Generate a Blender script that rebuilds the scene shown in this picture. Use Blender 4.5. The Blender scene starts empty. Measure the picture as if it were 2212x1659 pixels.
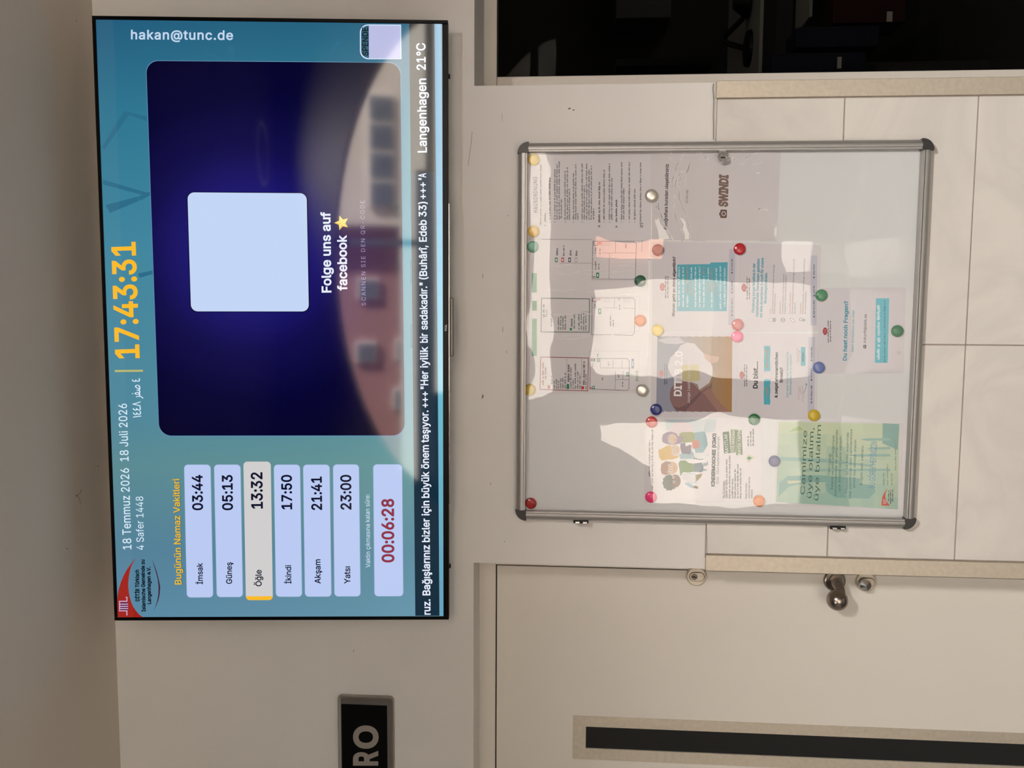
import bpy, bmesh, math, random
import numpy as np
from mathutils import Vector, Matrix
from mathutils.geometry import delaunay_2d_cdt

random.seed(7)
SC = bpy.context.scene
COL = SC.collection

# ------------------------------------------------------------------ camera
FOC = 1805.135                     # focal length in pixels of the 2212 px wide frame
YAW, PITCH, ROLL = 0.0880585, 0.0705827, 0.0114577
CAM = np.array([0.0, -2.0838, 1.73])


def cam_axes():
    cy, sy, cp, sp, cr, sr = math.cos(YAW), math.sin(YAW), math.cos(PITCH), math.sin(PITCH), math.cos(ROLL), math.sin(ROLL)
    Rz = np.array([[cy, -sy, 0], [sy, cy, 0], [0, 0, 1]])
    Rx = np.array([[1, 0, 0], [0, cp, -sp], [0, sp, cp]])
    M = Rz @ Rx @ np.array([[1, 0, 0], [0, 0, 1], [0, 1, 0]], float)     # columns right, up, forward
    r = M[:, 0] * cr + M[:, 1] * sr
    u = -M[:, 0] * sr + M[:, 1] * cr
    return r, u, M[:, 2]


C_R, C_U, C_F = cam_axes()
cam_data = bpy.data.cameras.new('camera')
cam_data.sensor_fit = 'HORIZONTAL'
cam_data.sensor_width = 36.0
cam_data.lens = 36.0 * FOC / 2212.0
cam_data.clip_start = 0.01
cam = bpy.data.objects.new('camera', cam_data)
COL.objects.link(cam)
# the phone was held sideways: the frame's right is the world's down, the frame's up is the world's right
mw = Matrix.Identity(4)
for i in range(3):
    mw[i][0], mw[i][1], mw[i][2], mw[i][3] = -C_U[i], C_R[i], -C_F[i], CAM[i]
cam.matrix_world = mw
SC.camera = cam

# ------------------------------------------------------------------ world, sun, exposure
SC.view_settings.view_transform = 'Standard'
SC.view_settings.look = 'None'
SC.view_settings.gamma = 1.0
SC.view_settings.exposure = 0.0
SC.view_settings.use_curve_mapping = False
SC.cycles.use_denoising = True
SC.cycles.max_bounces = 10
SC.cycles.diffuse_bounces = 6
SC.cycles.glossy_bounces = 5
SC.cycles.transparent_max_bounces = 16
SC.cycles.sample_clamp_indirect = 6.0
SC.cycles.caustics_reflective = False
SC.cycles.caustics_refractive = False

SKY = 2.2
SUN = 105.0
world = bpy.data.worlds.new('sky')
SC.world = world
world.use_nodes = True
bg = world.node_tree.nodes['Background']
bg.inputs[0].default_value = (1.0, 0.96, 0.92, 1)
bg.inputs[1].default_value = SKY

sun_d = bpy.data.lights.new('sun', 'SUN')
sun_d.energy = SUN
sun_d.angle = 0.03
sun_d.color = (1.0, 0.97, 0.92)
sun = bpy.data.objects.new('sun', sun_d)
COL.objects.link(sun)
sun.rotation_euler = Vector((0.90, 0.20, 0.75)).to_track_quat('Z', 'Y').to_euler()
sun.location = (6, 3, 9)

YB = -3.30                         # inner face of the entrance wall behind the camera
port_d = bpy.data.lights.new('entrance_portal', 'AREA')
port_d.shape = 'RECTANGLE'
port_d.size, port_d.size_y = 3.4, 2.8
port_d.cycles.is_portal = True
port = bpy.data.objects.new('entrance_portal', port_d)
COL.objects.link(port)
port.location = (0.35, YB - 0.28, 1.4)
port.rotation_euler = (math.radians(90), 0, 0)

# two recessed ceiling spots in the hall, out of the frame
LAMP_W = 122.0
LAMPS = ((0.85, -2.85), (-1.35, -2.75))


# ------------------------------------------------------------------ materials
def lin(r, g=None, b=None):
    if g is None:
        r, g, b = r
    f = lambda c: (c / 255 / 12.92) if c / 255 <= 0.04045 else ((c / 255 + 0.055) / 1.055) ** 2.4
    return (f(r), f(g), f(b), 1)


MATS = {}


def pbr(name, rgb, rough=0.6, metal=0.0, spec=0.5, coat=0.0, coat_rough=0.05, noise=None, bump=None, emit=None, emit_s=1.0):
    if name in MATS:
        return MATS[name]
    m = bpy.data.materials.new(name)
    m.use_nodes = True
    nt = m.node_tree
    b = nt.nodes['Principled BSDF']
    c = lin(rgb)
    b.inputs['Base Color'].default_value = c
    b.inputs['Roughness'].default_value = rough
    b.inputs['Metallic'].default_value = metal
    b.inputs['Specular IOR Level'].default_value = spec
    b.inputs['Coat Weight'].default_value = coat
    b.inputs['Coat Roughness'].default_value = coat_rough
    if emit is not None:
        b.inputs['Emission Color'].default_value = lin(emit)
        b.inputs['Emission Strength'].default_value = emit_s
    tc = nt.nodes.new('ShaderNodeTexCoord')
    if noise:
        sc, amt = noise[0], noise[1]
        n = nt.nodes.new('ShaderNodeTexNoise')
        n.inputs['Scale'].default_value = sc
        n.inputs['Detail'].default_value = 6
        rp = nt.nodes.new('ShaderNodeValToRGB')
        rp.color_ramp.elements[0].position, rp.color_ramp.elements[1].position = 0.3, 0.7
        lo = [max(0, v * (1 - amt)) for v in c[:3]] + [1]
        hi = [min(1, v * (1 + amt)) for v in c[:3]] + [1]
        rp.color_ramp.elements[0].color, rp.color_ramp.elements[1].color = lo, hi
        nt.links.new(tc.outputs['Object'], n.inputs['Vector'])
        nt.links.new(n.outputs['Fac'], rp.inputs['Fac'])
        nt.links.new(rp.outputs['Color'], b.inputs['Base Color'])
    if bump:
        sc, st, dist = bump
        n2 = nt.nodes.new('ShaderNodeTexNoise')
        n2.inputs['Scale'].default_value = sc
        n2.inputs['Detail'].default_value = 4
        bp = nt.nodes.new('ShaderNodeBump')
        bp.inputs['Strength'].default_value = st
        bp.inputs['Distance'].default_value = dist
        nt.links.new(tc.outputs['Object'], n2.inputs['Vector'])
        nt.links.new(n2.outputs['Fac'], bp.inputs['Height'])
        nt.links.new(bp.outputs['Normal'], b.inputs['Normal'])
        if coat:
            nt.links.new(bp.outputs['Normal'], b.inputs['Coat Normal'])
    MATS[name] = m
    return m


def ink(rgb, rough=0.75):
    return pbr('ink_%d_%d_%d' % tuple(rgb), rgb, rough, spec=0.2)


SCREEN_GAIN = 1.0


def glow(rgb):
    """One colour on the lit display, under the display's glossy front."""
    key = 'display_%d_%d_%d' % tuple(rgb)
    if key in MATS:
        return MATS[key]
    m = pbr(key, (4, 4, 5), rough=0.05, spec=0.65, emit=rgb, emit_s=SCREEN_GAIN)
    return m


def display_background():
    m = pbr('display_background', (4, 4, 5), rough=0.05, spec=0.65, emit=(70, 140, 160))
    nt = m.node_tree
    b = nt.nodes['Principled BSDF']
    tc = nt.nodes.new('ShaderNodeTexCoord')
    sp = nt.nodes.new('ShaderNodeSeparateXYZ')
    nt.links.new(tc.outputs['Object'], sp.inputs[0])
    mr = nt.nodes.new('ShaderNodeMapRange')
    mr.inputs['From Min'].default_value, mr.inputs['From Max'].default_value = -0.72, 0.72
    nt.links.new(sp.outputs['X'], mr.inputs['Value'])
    r = nt.nodes.new('ShaderNodeValToRGB')
    e = r.color_ramp.elements
    e[0].position, e[0].color = 0.0, lin(100, 145, 168)
    e[1].position, e[1].color = 1.0, lin(38, 98, 128)
    for p, c in ((0.12, (92, 136, 156)), (0.27, (100, 146, 150)), (0.36, (88, 142, 158)), (0.62, (72, 142, 162)), (0.85, (52, 124, 148))):
        x = e.new(p)
        x.color = lin(c)
    nt.links.new(mr.outputs[0], r.inputs['Fac'])
    r2 = nt.nodes.new('ShaderNodeValToRGB')
    e2 = r2.color_ramp.elements
    e2[0].position, e2[0].color = 0.0, (1.12, 1.12, 1.1, 1)
    e2[1].position, e2[1].color = 1.0, (0.8, 0.88, 0.95, 1)
    x = e2.new(0.25)
    x.color = (1.0, 1.0, 0.97, 1)
    mz = nt.nodes.new('ShaderNodeMapRange')
    mz.inputs['From Min'].default_value, mz.inputs['From Max'].default_value = 0.0, 0.80
    nt.links.new(sp.outputs['Z'], mz.inputs['Value'])
    nt.links.new(mz.outputs[0], r2.inputs['Fac'])
    mx = nt.nodes.new('ShaderNodeMixRGB')
    mx.blend_type = 'MULTIPLY'
    mx.inputs[0].default_value = 1.0
    nt.links.new(r.outputs['Color'], mx.inputs[1])
    nt.links.new(r2.outputs['Color'], mx.inputs[2])
    nt.links.new(mx.outputs[0], b.inputs['Emission Color'])
    return m


def display_navy(center):
    """The navy slide with the blue halo its designer drew around the white card."""
    m = pbr('display_navy', (4, 4, 5), rough=0.05, spec=0.65, emit=(4, 3, 40))
    nt = m.node_tree
    b = nt.nodes['Principled BSDF']
    tc = nt.nodes.new('ShaderNodeTexCoord')
    mp = nt.nodes.new('ShaderNodeMapping')
    mp.inputs['Location'].default_value = (-center[0], 0, -center[1])
    nt.links.new(tc.outputs['Object'], mp.inputs['Vector'])
    ln = nt.nodes.new('ShaderNodeVectorMath')
    ln.operation = 'LENGTH'
    nt.links.new(mp.outputs[0], ln.inputs[0])
    r = nt.nodes.new('ShaderNodeValToRGB')
    e = r.color_ramp.elements
    e[0].position, e[0].color = 0.15, lin(26, 20, 108)
    e[1].position, e[1].color = 0.62, lin(5, 3, 22)
    x = e.new(0.24)
    x.color = lin(14, 10, 74)
    x = e.new(0.36)
    x.color = lin(4, 3, 50)
    nt.links.new(ln.outputs['Value'], r.inputs['Fac'])
    nt.links.new(r.outputs['Color'], b.inputs['Emission Color'])
    return m


def clear_pane(name, ior, tint=(1, 1, 1), rough=0.0, wave=None):
    """A thin sheet: straight through it, or a mirror-like reflection by Fresnel."""
    m = bpy.data.materials.new(name)
    m.use_nodes = True
    nt = m.node_tree
    nt.nodes.clear()
    out = nt.nodes.new('ShaderNodeOutputMaterial')
    mix = nt.nodes.new('ShaderNodeMixShader')
    tr = nt.nodes.new('ShaderNodeBsdfTransparent')
    tr.inputs[0].default_value = (*tint, 1)
    gl = nt.nodes.new('ShaderNodeBsdfGlossy')
    gl.inputs['Roughness'].default_value = rough
    gl.inputs['Color'].default_value = (1, 1, 1, 1)
    fr = nt.nodes.new('ShaderNodeFresnel')
    # the same reflection whichever side of the sheet is met
    geo = nt.nodes.new('ShaderNodeNewGeometry')
    sel = nt.nodes.new('ShaderNodeMapRange')
    sel.inputs['To Min'].default_value, sel.inputs['To Max'].default_value = ior, 1.0 / ior
    nt.links.new(geo.outputs['Backfacing'], sel.inputs['Value'])
    nt.links.new(sel.outputs[0], fr.inputs['IOR'])
    nt.links.new(fr.outputs[0], mix.inputs[0])
    nt.links.new(tr.outputs[0], mix.inputs[1])
    nt.links.new(gl.outputs[0], mix.inputs[2])
    nt.links.new(mix.outputs[0], out.inputs[0])
    if wave:
        tc = nt.nodes.new('ShaderNodeTexCoord')
        prev = None
        for sc, st in wave:
            n = nt.nodes.new('ShaderNodeTexNoise')
            n.inputs['Scale'].default_value = sc
            n.inputs['Detail'].default_value = 1.5
            bp = nt.nodes.new('ShaderNodeBump')
            bp.inputs['Strength'].default_value = 1.0
            bp.inputs['Distance'].default_value = st
            nt.links.new(tc.outputs['Object'], n.inputs['Vector'])
            nt.links.new(n.outputs['Fac'], bp.inputs['Height'])
            if prev:
                nt.links.new(prev.outputs['Normal'], bp.inputs['Normal'])
            prev = bp
        nt.links.new(prev.outputs['Normal'], gl.inputs['Normal'])
    MATS[name] = m
    return m


M_WALL = pbr('painted_plaster', (226, 222, 217), 0.85, spec=0.2, noise=(3.0, 0.025), bump=(260, 0.12, 0.002))
M_CEIL = pbr('ceiling_paint', (214, 203, 190), 0.9, spec=0.15, noise=(2.0, 0.02), bump=(200, 0.1, 0.002))
M_GROUT = pbr('grout', (150, 138, 126), 0.9, spec=0.1, noise=(60, 0.1))
M_FRAME = pbr('frame_paint', (222, 215, 205), 0.4, noise=(4, 0.015))
M_LEAF = pbr('door_paint', (222, 215, 205), 0.5, noise=(2.5, 0.015), bump=(300, 0.06, 0.001))
M_BLACK = pbr('black_plastic', (8, 8, 9), 0.4, spec=0.3, bump=(500, 0.05, 0.001))
M_BLACKGLOSS = pbr('gloss_black_plastic', (6, 6, 7), 0.3, spec=0.15, noise=(20, 0.1))
M_ALU = pbr('anodised_aluminium', (178, 175, 171), 0.5, metal=0.85, noise=(40, 0.03))
M_CORNER = pbr('charcoal_plastic', (52, 50, 49), 0.4, noise=(60, 0.06))
M_STEEL = pbr('brushed_steel', (214, 202, 184), 0.5, metal=0.65, noise=(90, 0.06), bump=(140, 0.08, 0.001))
M_DARKSTEEL = pbr('satin_nickel', (150, 140, 130), 0.26, metal=1.0, noise=(50, 0.05))
M_CHROME = pbr('chrome', (225, 222, 218), 0.16, metal=1.0, noise=(30, 0.02))
M_DARK = pbr('dark_gap', (14, 13, 12), 0.8, noise=(30, 0.1))
M_BACKSTEEL = pbr('white_enamel', (222, 222, 222), 0.45, noise=(3, 0.012))
M_PAPER = pbr('laminated_paper', (219, 214, 217), 0.55, spec=0.3, coat=0.45, coat_rough=0.08, noise=(6, 0.012), bump=(14, 0.22, 0.004))
M_PAPER_FLAT = pbr('printed_paper', (217, 211, 215), 0.7, spec=0.25, noise=(7, 0.015), bump=(22, 0.1, 0.003))
M_TRIM = pbr('screen_edge', (5, 5, 6), 0.3)


def tile_mat():
    m = pbr('wall_tile', (220, 214, 206), 0.28, spec=0.5, noise=(2.2, 0.03))
    nt = m.node_tree
    b = nt.nodes['Principled BSDF']
    tc = nt.nodes.new('ShaderNodeTexCoord')
    n = nt.nodes.new('ShaderNodeTexNoise')
    n.inputs['Scale'].default_value = 2.4
    n.inputs['Detail'].default_value = 8
    n.inputs['Distortion'].default_value = 1.6
    nt.links.new(tc.outputs['Object'], n.inputs['Vector'])
    r = nt.nodes.new('ShaderNodeValToRGB')
    e = r.color_ramp.elements
    base = lin(220, 214, 206)
    e[0].position, e[0].color = 0.40, base
    e[1].position, e[1].color = 0.60, base
    x = e.new(0.5)
    x.color = lin(212, 206, 199)
    nt.links.new(n.outputs['Fac'], r.inputs['Fac'])
    nt.links.new(r.outputs['Color'], b.inputs['Base Color'])
    return m


M_TILE = tile_mat()


# ------------------------------------------------------------------ places and shapes
def at_many(pts, Y):
    """Points of the photograph carried out to the plane y = Y of the room."""
    p = np.asarray(pts, float)
    u = 1659 - p[:, 1] - 829.5
    v = p[:, 0] - 1106
    d = np.outer(u / FOC, C_R) - np.outer(v / FOC, C_U) + C_F
    t = (Y - CAM[1]) / d[:, 1]
    return CAM + d * t[:, None]


def at(px, py, Y):
    return Vector(at_many([(px, py)], Y)[0])


def tag(o, label=None, cat=None, group=None, kind=None):
    if label:
        o['label'] = label
    if cat:
        o['category'] = cat
    if group:
        o['group'] = group
    if kind:
        o['kind'] = kind
    return o


def empty(name, loc=(0, 0, 0), label=None, cat=None, group=None, kind=None):
    o = bpy.data.objects.new(name, None)
    o.location = loc
    o.empty_display_size = 0.05
    COL.objects.link(o)
    return tag(o, label, cat, group, kind)


def world_loc(o):
    v = Vector((0, 0, 0))
    while o is not None:
        v += o.location
        o = o.parent
    return v


def obj(name, bm, mat, parent=None, local=False, smooth=False, loc=None):
    """Link a bmesh as one object. Its vertices are in the room's frame unless local."""
    me = bpy.data.meshes.new(name)
    o = bpy.data.objects.new(name, me)
    for m in (mat if isinstance(mat, (list, tuple)) else [mat]):
        me.materials.append(m)
    if parent is not None:
        o.parent = parent
    off = world_loc(parent) if (parent is not None and not local) else Vector((0, 0, 0))
    if loc is not None:
        o.location = loc
        off = Vector(loc) if not local else Vector((0, 0, 0))
    if off.length > 0:
        bmesh.ops.translate(bm, verts=bm.verts, vec=-off)
    bmesh.ops.recalc_face_normals(bm, faces=bm.faces)
    bm.to_mesh(me)
    bm.free()
    if smooth:
        for p in me.polygons:
            p.use_smooth = True
    COL.objects.link(o)
    return o


def structure(name, bm, mat, parent=None, smooth=False):
    o = obj(name, bm, mat, parent, smooth=smooth)
    if parent is None:
        o['kind'] = 'structure'
    return o


def B():
    return bmesh.new()


def box(bm, x0, x1, y0, y1, z0, z1, bev=0.0, seg=2):
    vs = [bm.verts.new((x, y, z)) for x in (x0, x1) for y in (y0, y1) for z in (z0, z1)]
    fs = [bm.faces.new([vs[i] for i in q]) for q in ((0, 1, 3, 2), (4, 6, 7, 5), (0, 4, 5, 1), (2, 3, 7, 6), (0, 2, 6, 4), (1, 5, 7, 3))]
    if bev > 0:
        es = list({e for f in fs for e in f.edges})
        bmesh.ops.bevel(bm, geom=es, offset=bev, segments=seg, affect='EDGES', profile=0.5)
    return bm


def prism(bm, pts, y0, y1):
    """A polygon in the x-z plane carried from y0 to y1."""
    a = [bm.verts.new((p[0], y0, p[1])) for p in pts]
    b = [bm.verts.new((p[0], y1, p[1])) for p in pts]
    bm.faces.new(a)
    bm.faces.new(b[::-1])
    n = len(pts)
    for i in range(n):
        bm.faces.new((a[i], b[i], b[(i + 1) % n], a[(i + 1) % n]))
    return bm


def lathe(bm, profile, c, seg=32, axis='y'):
    """profile: (radius, offset) pairs, turned about the axis through c."""
    rings = []
    for r, h in profile:
        ring = []
        if r < 1e-6:
            ring = [bm.verts.new(Vector(c) + (Vector((0, h, 0)) if axis == 'y' else Vector((0, 0, h))))]
        else:
            for k in range(seg):
                a = 2 * math.pi * k / seg
                q = Vector((r * math.cos(a), h, r * math.sin(a))) if axis == 'y' else Vector((r * math.cos(a), r * math.sin(a), h))
                ring.append(bm.verts.new(Vector(c) + q))
        rings.append(ring)
    for a, b in zip(rings, rings[1:]):
        for k in range(seg):
            j = (k + 1) % seg
            if len(a) == 1 and len(b) == 1:
                continue
            if len(a) == 1:
                bm.faces.new((a[0], b[k], b[j]))
            elif len(b) == 1:
                bm.faces.new((a[k], b[0], a[j]))
            else:
                bm.faces.new((a[k], b[k], b[j], a[j]))
    return bm


def tube(bm, pts, r, seg=16):
    rings = []
    pts = [Vector(p) for p in pts]
    for i, p in enumerate(pts):
        d = (pts[min(i + 1, len(pts) - 1)] - pts[max(i - 1, 0)]).normalized()
        s = d.cross(Vector((0, 0, 1)))
        if s.length < 1e-3:
            s = d.cross(Vector((1, 0, 0)))
        s.normalize()
        t = s.cross(d)
        rr = r[i] if isinstance(r, (list, tuple)) else r
        rings.append([bm.verts.new(p + (s * math.cos(a) + t * math.sin(a)) * rr) for a in (2 * math.pi * k / seg for k in range(seg))])
    for a, b in zip(rings, rings[1:]):
        for k in range(seg):
            j = (k + 1) % seg
            bm.faces.new((a[k], b[k], b[j], a[j]))
    bm.faces.new(rings[0][::-1])
    bm.faces.new(rings[-1])
    return bm


def rounded(x0, x1, z0, z1, r, n=8, skip=()):
    """Outline of a rectangle with rounded corners; skip names corners left sharp (bl, br, tr, tl)."""
    out = []
    for name, cx, cz, a0 in (('br', x1 - r, z0 + r, -90), ('tr', x1 - r, z1 - r, 0), ('tl', x0 + r, z1 - r, 90), ('bl', x0 + r, z0 + r, 180)):
        if name in skip:
            out.append({'br': (x1, z0), 'tr': (x1, z1), 'tl': (x0, z1), 'bl': (x0, z0)}[name])
            continue
        for k in range(n + 1):
            a = math.radians(a0 + 90 * k / n)
            out.append((cx + r * math.cos(a), cz + r * math.sin(a)))
    return out


# ------------------------------------------------------------------ flat print and lettering
_glyph = {}
FONT = None
try:                               # Blender's own bundled interface typeface, with its built-in face as the fallback
    import os
    FONT = bpy.data.fonts.load(os.path.join(bpy.utils.system_resource('DATAFILES'), 'fonts', 'Inter.woff2'))
except Exception:
    FONT = None


def loop_area(p):
    return 0.5 * sum(p[i - 1][0] * p[i][1] - p[i][0] * p[i - 1][1] for i in range(len(p)))


def letters(s, bold=0.0, spacing=1.0):
    """A line of lettering as (vertices in ems, faces)."""
    key = (s, bold, spacing)
    if key in _glyph:
        return _glyph[key]
    cu = bpy.data.curves.new('lettering', 'FONT')
    cu.body = s
    own = FONT is not None and not any('\u0600' <= ch <= '\u06ff' or ch >= '\ufb50' for ch in s)
    if own:
        cu.font = FONT
    cu.size = 1.0
    cu.fill_mode = 'NONE'
    cu.resolution_u = 4
    cu.space_character = spacing
    o = bpy.data.objects.new('lettering', cu)
    me = o.to_mesh()
    co = [(q.co.x, q.co.y) for q in me.vertices]
    nb = {}
    for e in me.edges:
        i, j = e.vertices
        nb.setdefault(i, []).append(j)
        nb.setdefault(j, []).append(i)
    o.to_mesh_clear()
    bpy.data.objects.remove(o)
    bpy.data.curves.remove(cu)
    loops, seen = [], set()
    for i in sorted(nb):
        if i in seen:
            continue
        lp, prev, cur = [], None, i
        while cur is not None and cur not in seen:
            seen.add(cur)
            lp.append(cur)
            nx = [k for k in nb[cur] if k not in seen]
            # the mesh keeps each outline's own direction in its vertex order
            cur = (cur + 1) if (cur + 1) in nx else (nx[0] if nx else None)
        if len(lp) > 2:
            pts = []
            for k in lp:
                if not pts or abs(co[k][0] - pts[-1][0]) + abs(co[k][1] - pts[-1][1]) > 1e-5:
                    pts.append(co[k])
            if len(pts) > 2:
                loops.append(pts)
    if not loops:
        _glyph[key] = (np.zeros((0, 2)), [])
        return _glyph[key]
    big = max(loops, key=lambda p: abs(loop_area(p)))
    sgn = 1 if loop_area(big) > 0 else -1
    if bold:
        grown = []
        for p in loops:
            n, q = len(p), []
            for i in range(n):
                a, b, c = np.array(p[i - 1]), np.array(p[i]), np.array(p[(i + 1) % n])
                d1, d2 = b - a, c - b
                d1, d2 = d1 / (np.linalg.norm(d1) + 1e-9), d2 / (np.linalg.norm(d2) + 1e-9)
                n1, n2 = np.array((d1[1], -d1[0])) * sgn, np.array((d2[1], -d2[0])) * sgn
                m = n1 + n2
                L = np.linalg.norm(m)
                if L < 1e-6:
                    q.append(tuple(b))
                    continue
                m /= L
                q.append(tuple(b + m * bold / max(0.5, float(m @ n1))))
            grown.append(q)
        loops = grown
    # outlines of one letter may cross: triangulate them together and keep what any outline winds round
    order = sorted(loops, key=lambda p: min(q[0] for q in p))
    groups, right = [], -1e9
    for p in order:
        lo, hi = min(q[0] for q in p), max(q[0] for q in p)
        if lo < right:
            groups[-1].append(p)
            right = max(right, hi)
        else:
            groups.append([p])
            right = hi
    V, F = [], []
    for g in groups:
        vin, ein = [], []
        for p in g:
            b_ = len(vin)
            vin += [Vector(q) for q in p]
            ein += [(b_ + i, b_ + (i + 1) % len(p)) for i in range(len(p))]
        vo, _e, fo, _a, _b, _c = delaunay_2d_cdt(vin, ein, [], 1, 1e-6)
        if not fo:
            continue
        vo = np.array([(q.x, q.y) for q in vo])
        cen = np.array([vo[list(t)].mean(axis=0) for t in fo])
        wind = np.zeros(len(cen))
        for p in g:
            q = np.array(p)
            r = np.roll(q, -1, axis=0)
            up = (q[None, :, 1] <= cen[:, 1:2]) & (r[None, :, 1] > cen[:, 1:2])
            dn = (q[None, :, 1] > cen[:, 1:2]) & (r[None, :, 1] <= cen[:, 1:2])
            cr = (r[:, 0] - q[:, 0])[None] * (cen[:, 1:2] - q[None, :, 1]) - (cen[:, 0:1] - q[None, :, 0]) * (r[:, 1] - q[:, 1])[None]
            wind += (up & (cr > 0)).sum(axis=1) - (dn & (cr < 0)).sum(axis=1)
        b_ = len(V)
        V += [tuple(q) for q in vo]
        F += [tuple(b_ + i for i in t) for t, w in zip(fo, wind) if abs(w) > 0.5]
    _glyph[key] = (np.array(V), F)
    return _glyph[key]


CAP = float(letters('H')[0][:, 1].max())


class Print:
    """Flat print laid on a plane: shapes and lettering given in the photograph's pixels, gathered into one mesh."""

    def __init__(self, mapper, layer=1):
        self.map, self.layer = mapper, layer
        self.v, self.f, self.mi, self.mats = [], [], [], []

    def _add(self, pts, faces, mat, lift=0):
        if mat not in self.mats:
            self.mats.append(mat)
        k = self.mats.index(mat)
        o = len(self.v)
        self.v += [tuple(q) for q in self.map(pts, self.layer + lift)]
        for fc in faces:
            self.f.append(tuple(o + i for i in fc))
            self.mi.append(k)

    def poly(self, pts, mat, lift=0):
        self._add(pts, [tuple(range(len(pts)))], mat, lift)
        return self

    def rect(self, x0, y0, x1, y1, mat, lift=0):
        return self.poly([(x0, y0), (x1, y0), (x1, y1), (x0, y1)], mat, lift)

    def ell(self, cx, cy, rx, ry, mat, lift=0, n=28, a0=0, a1=360, rot=0):
        r = math.radians(rot)
        pts = []
        for k in range(n):
            a = math.radians(a0 + (a1 - a0) * k / (n if a1 - a0 >= 360 else n - 1))
            x, y = rx * math.cos(a), ry * math.sin(a)
            pts.append((cx + x * math.cos(r) - y * math.sin(r), cy + x * math.sin(r) + y * math.cos(r)))
        return self.poly(pts, mat, lift)

    def quad_round(self, c, r, mat, lift=0, n=7, sharp=()):
        """Rounded rectangle from four pixel corners given in turn."""
        pts = []
        for i in range(4):
            p, a, b = (np.array(c[k % 4], float) for k in (i, i - 1, i + 1))
            if i in sharp:
                pts.append(tuple(p))
                continue
            da, db = (a - p) / np.linalg.norm(a - p), (b - p) / np.linalg.norm(b - p)
            cc = p + (da + db) * r
            for k in range(n + 1):
                t = math.pi / 2 * k / n
                pts.append(tuple(cc - db * r * math.cos(t) - da * r * math.sin(t)))
        return self.poly(pts, mat, lift)

    def line(self, pts, w, mat, lift=0, closed=False):
        p = [np.array(q, float) for q in pts]
        segs = list(zip(p, p[1:])) + ([(p[-1], p[0])] if closed else [])
        for a, b in segs:
            d = b - a
            L = np.linalg.norm(d)
            if L < 1e-6:
                continue
            d /= L
            n = np.array((-d[1], d[0])) * w / 2
            e = d * w / 2 * 0.98
            self._add([a - e + n, b + e + n, b + e - n, a - e - n], [(0, 1, 2, 3)], mat, lift)
        return self

    def text(self, s, p0, p1, cap, mat, bold=0.0, lift=0, spacing=1.0, slant=0.0):
        """Lettering whose ink runs from p0 to p1 along the baseline, with capitals cap pixels tall."""
        v, f = letters(s, bold, spacing)
        if not len(v):
            return self
        x0, x1 = v[:, 0].min(), v[:, 0].max()
        p0, p1 = np.array(p0, float), np.array(p1, float)
        d = p1 - p0
        L = np.linalg.norm(d)
        e = d / L
        up = np.array((e[1], -e[0]))
        k = cap / CAP
        pts = p0 + np.outer((v[:, 0] - x0) / (x1 - x0) * L, e) + np.outer(v[:, 1] * k, up + e * slant)
        self._add(pts, f, mat, lift)
        return self

    def rows(self, rows, mat, h=2.6, adv=1.75, seed=1, lift=0):
        """Lines of print too small to read: (x of the baseline, y of its start, y of its end)."""
        rnd = random.Random(seed)
        for x, ya, yb in rows:
            y = max(ya, yb)
            end = min(ya, yb)
            left = rnd.randint(3, 10)
            while y - adv * 0.66 > end:
                if left == 0:
                    y -= adv * 1.1
                    left = rnd.randint(2, 11)
                    continue
                hh = h * (1.0 if rnd.random() < 0.66 else 1.4)
                self.rect(x - hh, y - adv * 0.66, x + (h * 0.35 if rnd.random() < 0.1 else 0), y, mat, lift)
                y -= adv
                left -= 1
        return self

    def build(self, name, parent, local=False):
        me = bpy.data.meshes.new(name)
        o = bpy.data.objects.new(name, me)
        o.parent = parent
        off = Vector((0, 0, 0)) if local else world_loc(parent)
        me.from_pydata([(a - off.x, b - off.y, c - off.z) for a, b, c in self.v], [], self.f)
        for m in self.mats:
            me.materials.append(m)
        for p, k in zip(me.polygons, self.mi):
            p.material_index = k
        # every printed face looks into the hall
        bm = bmesh.new()
        bm.from_mesh(me)
        for fc in bm.faces:
            fc.normal_update()
            if fc.normal.y > 0:
                fc.normal_flip()
        bm.to_mesh(me)
        bm.free()
        COL.objects.link(o)
        return o


# ================================================================== THE ROOM
CEIL_Z = at(236, 1000, 0).z
XL, XR = -0.6453, 0.5455           # edges of the two door recesses
ZL = 1.974                         # their lintels
TILE_Z = 1.3905
WT = 0.25                          # thickness of the front wall

bm = B()
box(bm, -2.6, -1.62, 0, WT, 0, ZL)
box(bm, XL, XR, 0, WT, 0, ZL)
box(bm, 1.50, 3.2, 0, WT, 0, ZL)
box(bm, -2.6, 3.2, 0, WT, ZL, CEIL_Z)
wall = structure('wall_front', bm, M_WALL)

# scuffs on the paint
dirt = pbr('scuff', (128, 114, 100), 0.9, spec=0.1, noise=(80, 0.2))


def wall_plane(pts, layer):
    return at_many(pts, -0.0004 * layer)


pr = Print(wall_plane)
pr.line([(1020, 285), (1017, 315), (1011, 358)], 0.8, dirt)
pr.line([(1085, 244), (1085, 262)], 0.5, dirt)
pr.ell(1230, 234.5, 1.6, 3.4, dirt, rot=70).ell(1239, 237.5, 1.3, 2.4, dirt, rot=60)
for x, y, a, b in ((1043, 856, 1.6, 4), (1041, 860, .8, 2), (1043, 596, 0.6, 6), (1086, 712, 0.5, 7), (1094, 760, 0.5, 4),
                   (1060, 1045, 0.6, 3), (1098, 466, 0.7, 1.4), (764, 1406, 0.7, 2.5), (1090, 1170, 0.6, 2)):
    pr.ell(x, y, a, b, dirt)
pr.build('scuff_marks', wall)

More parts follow.
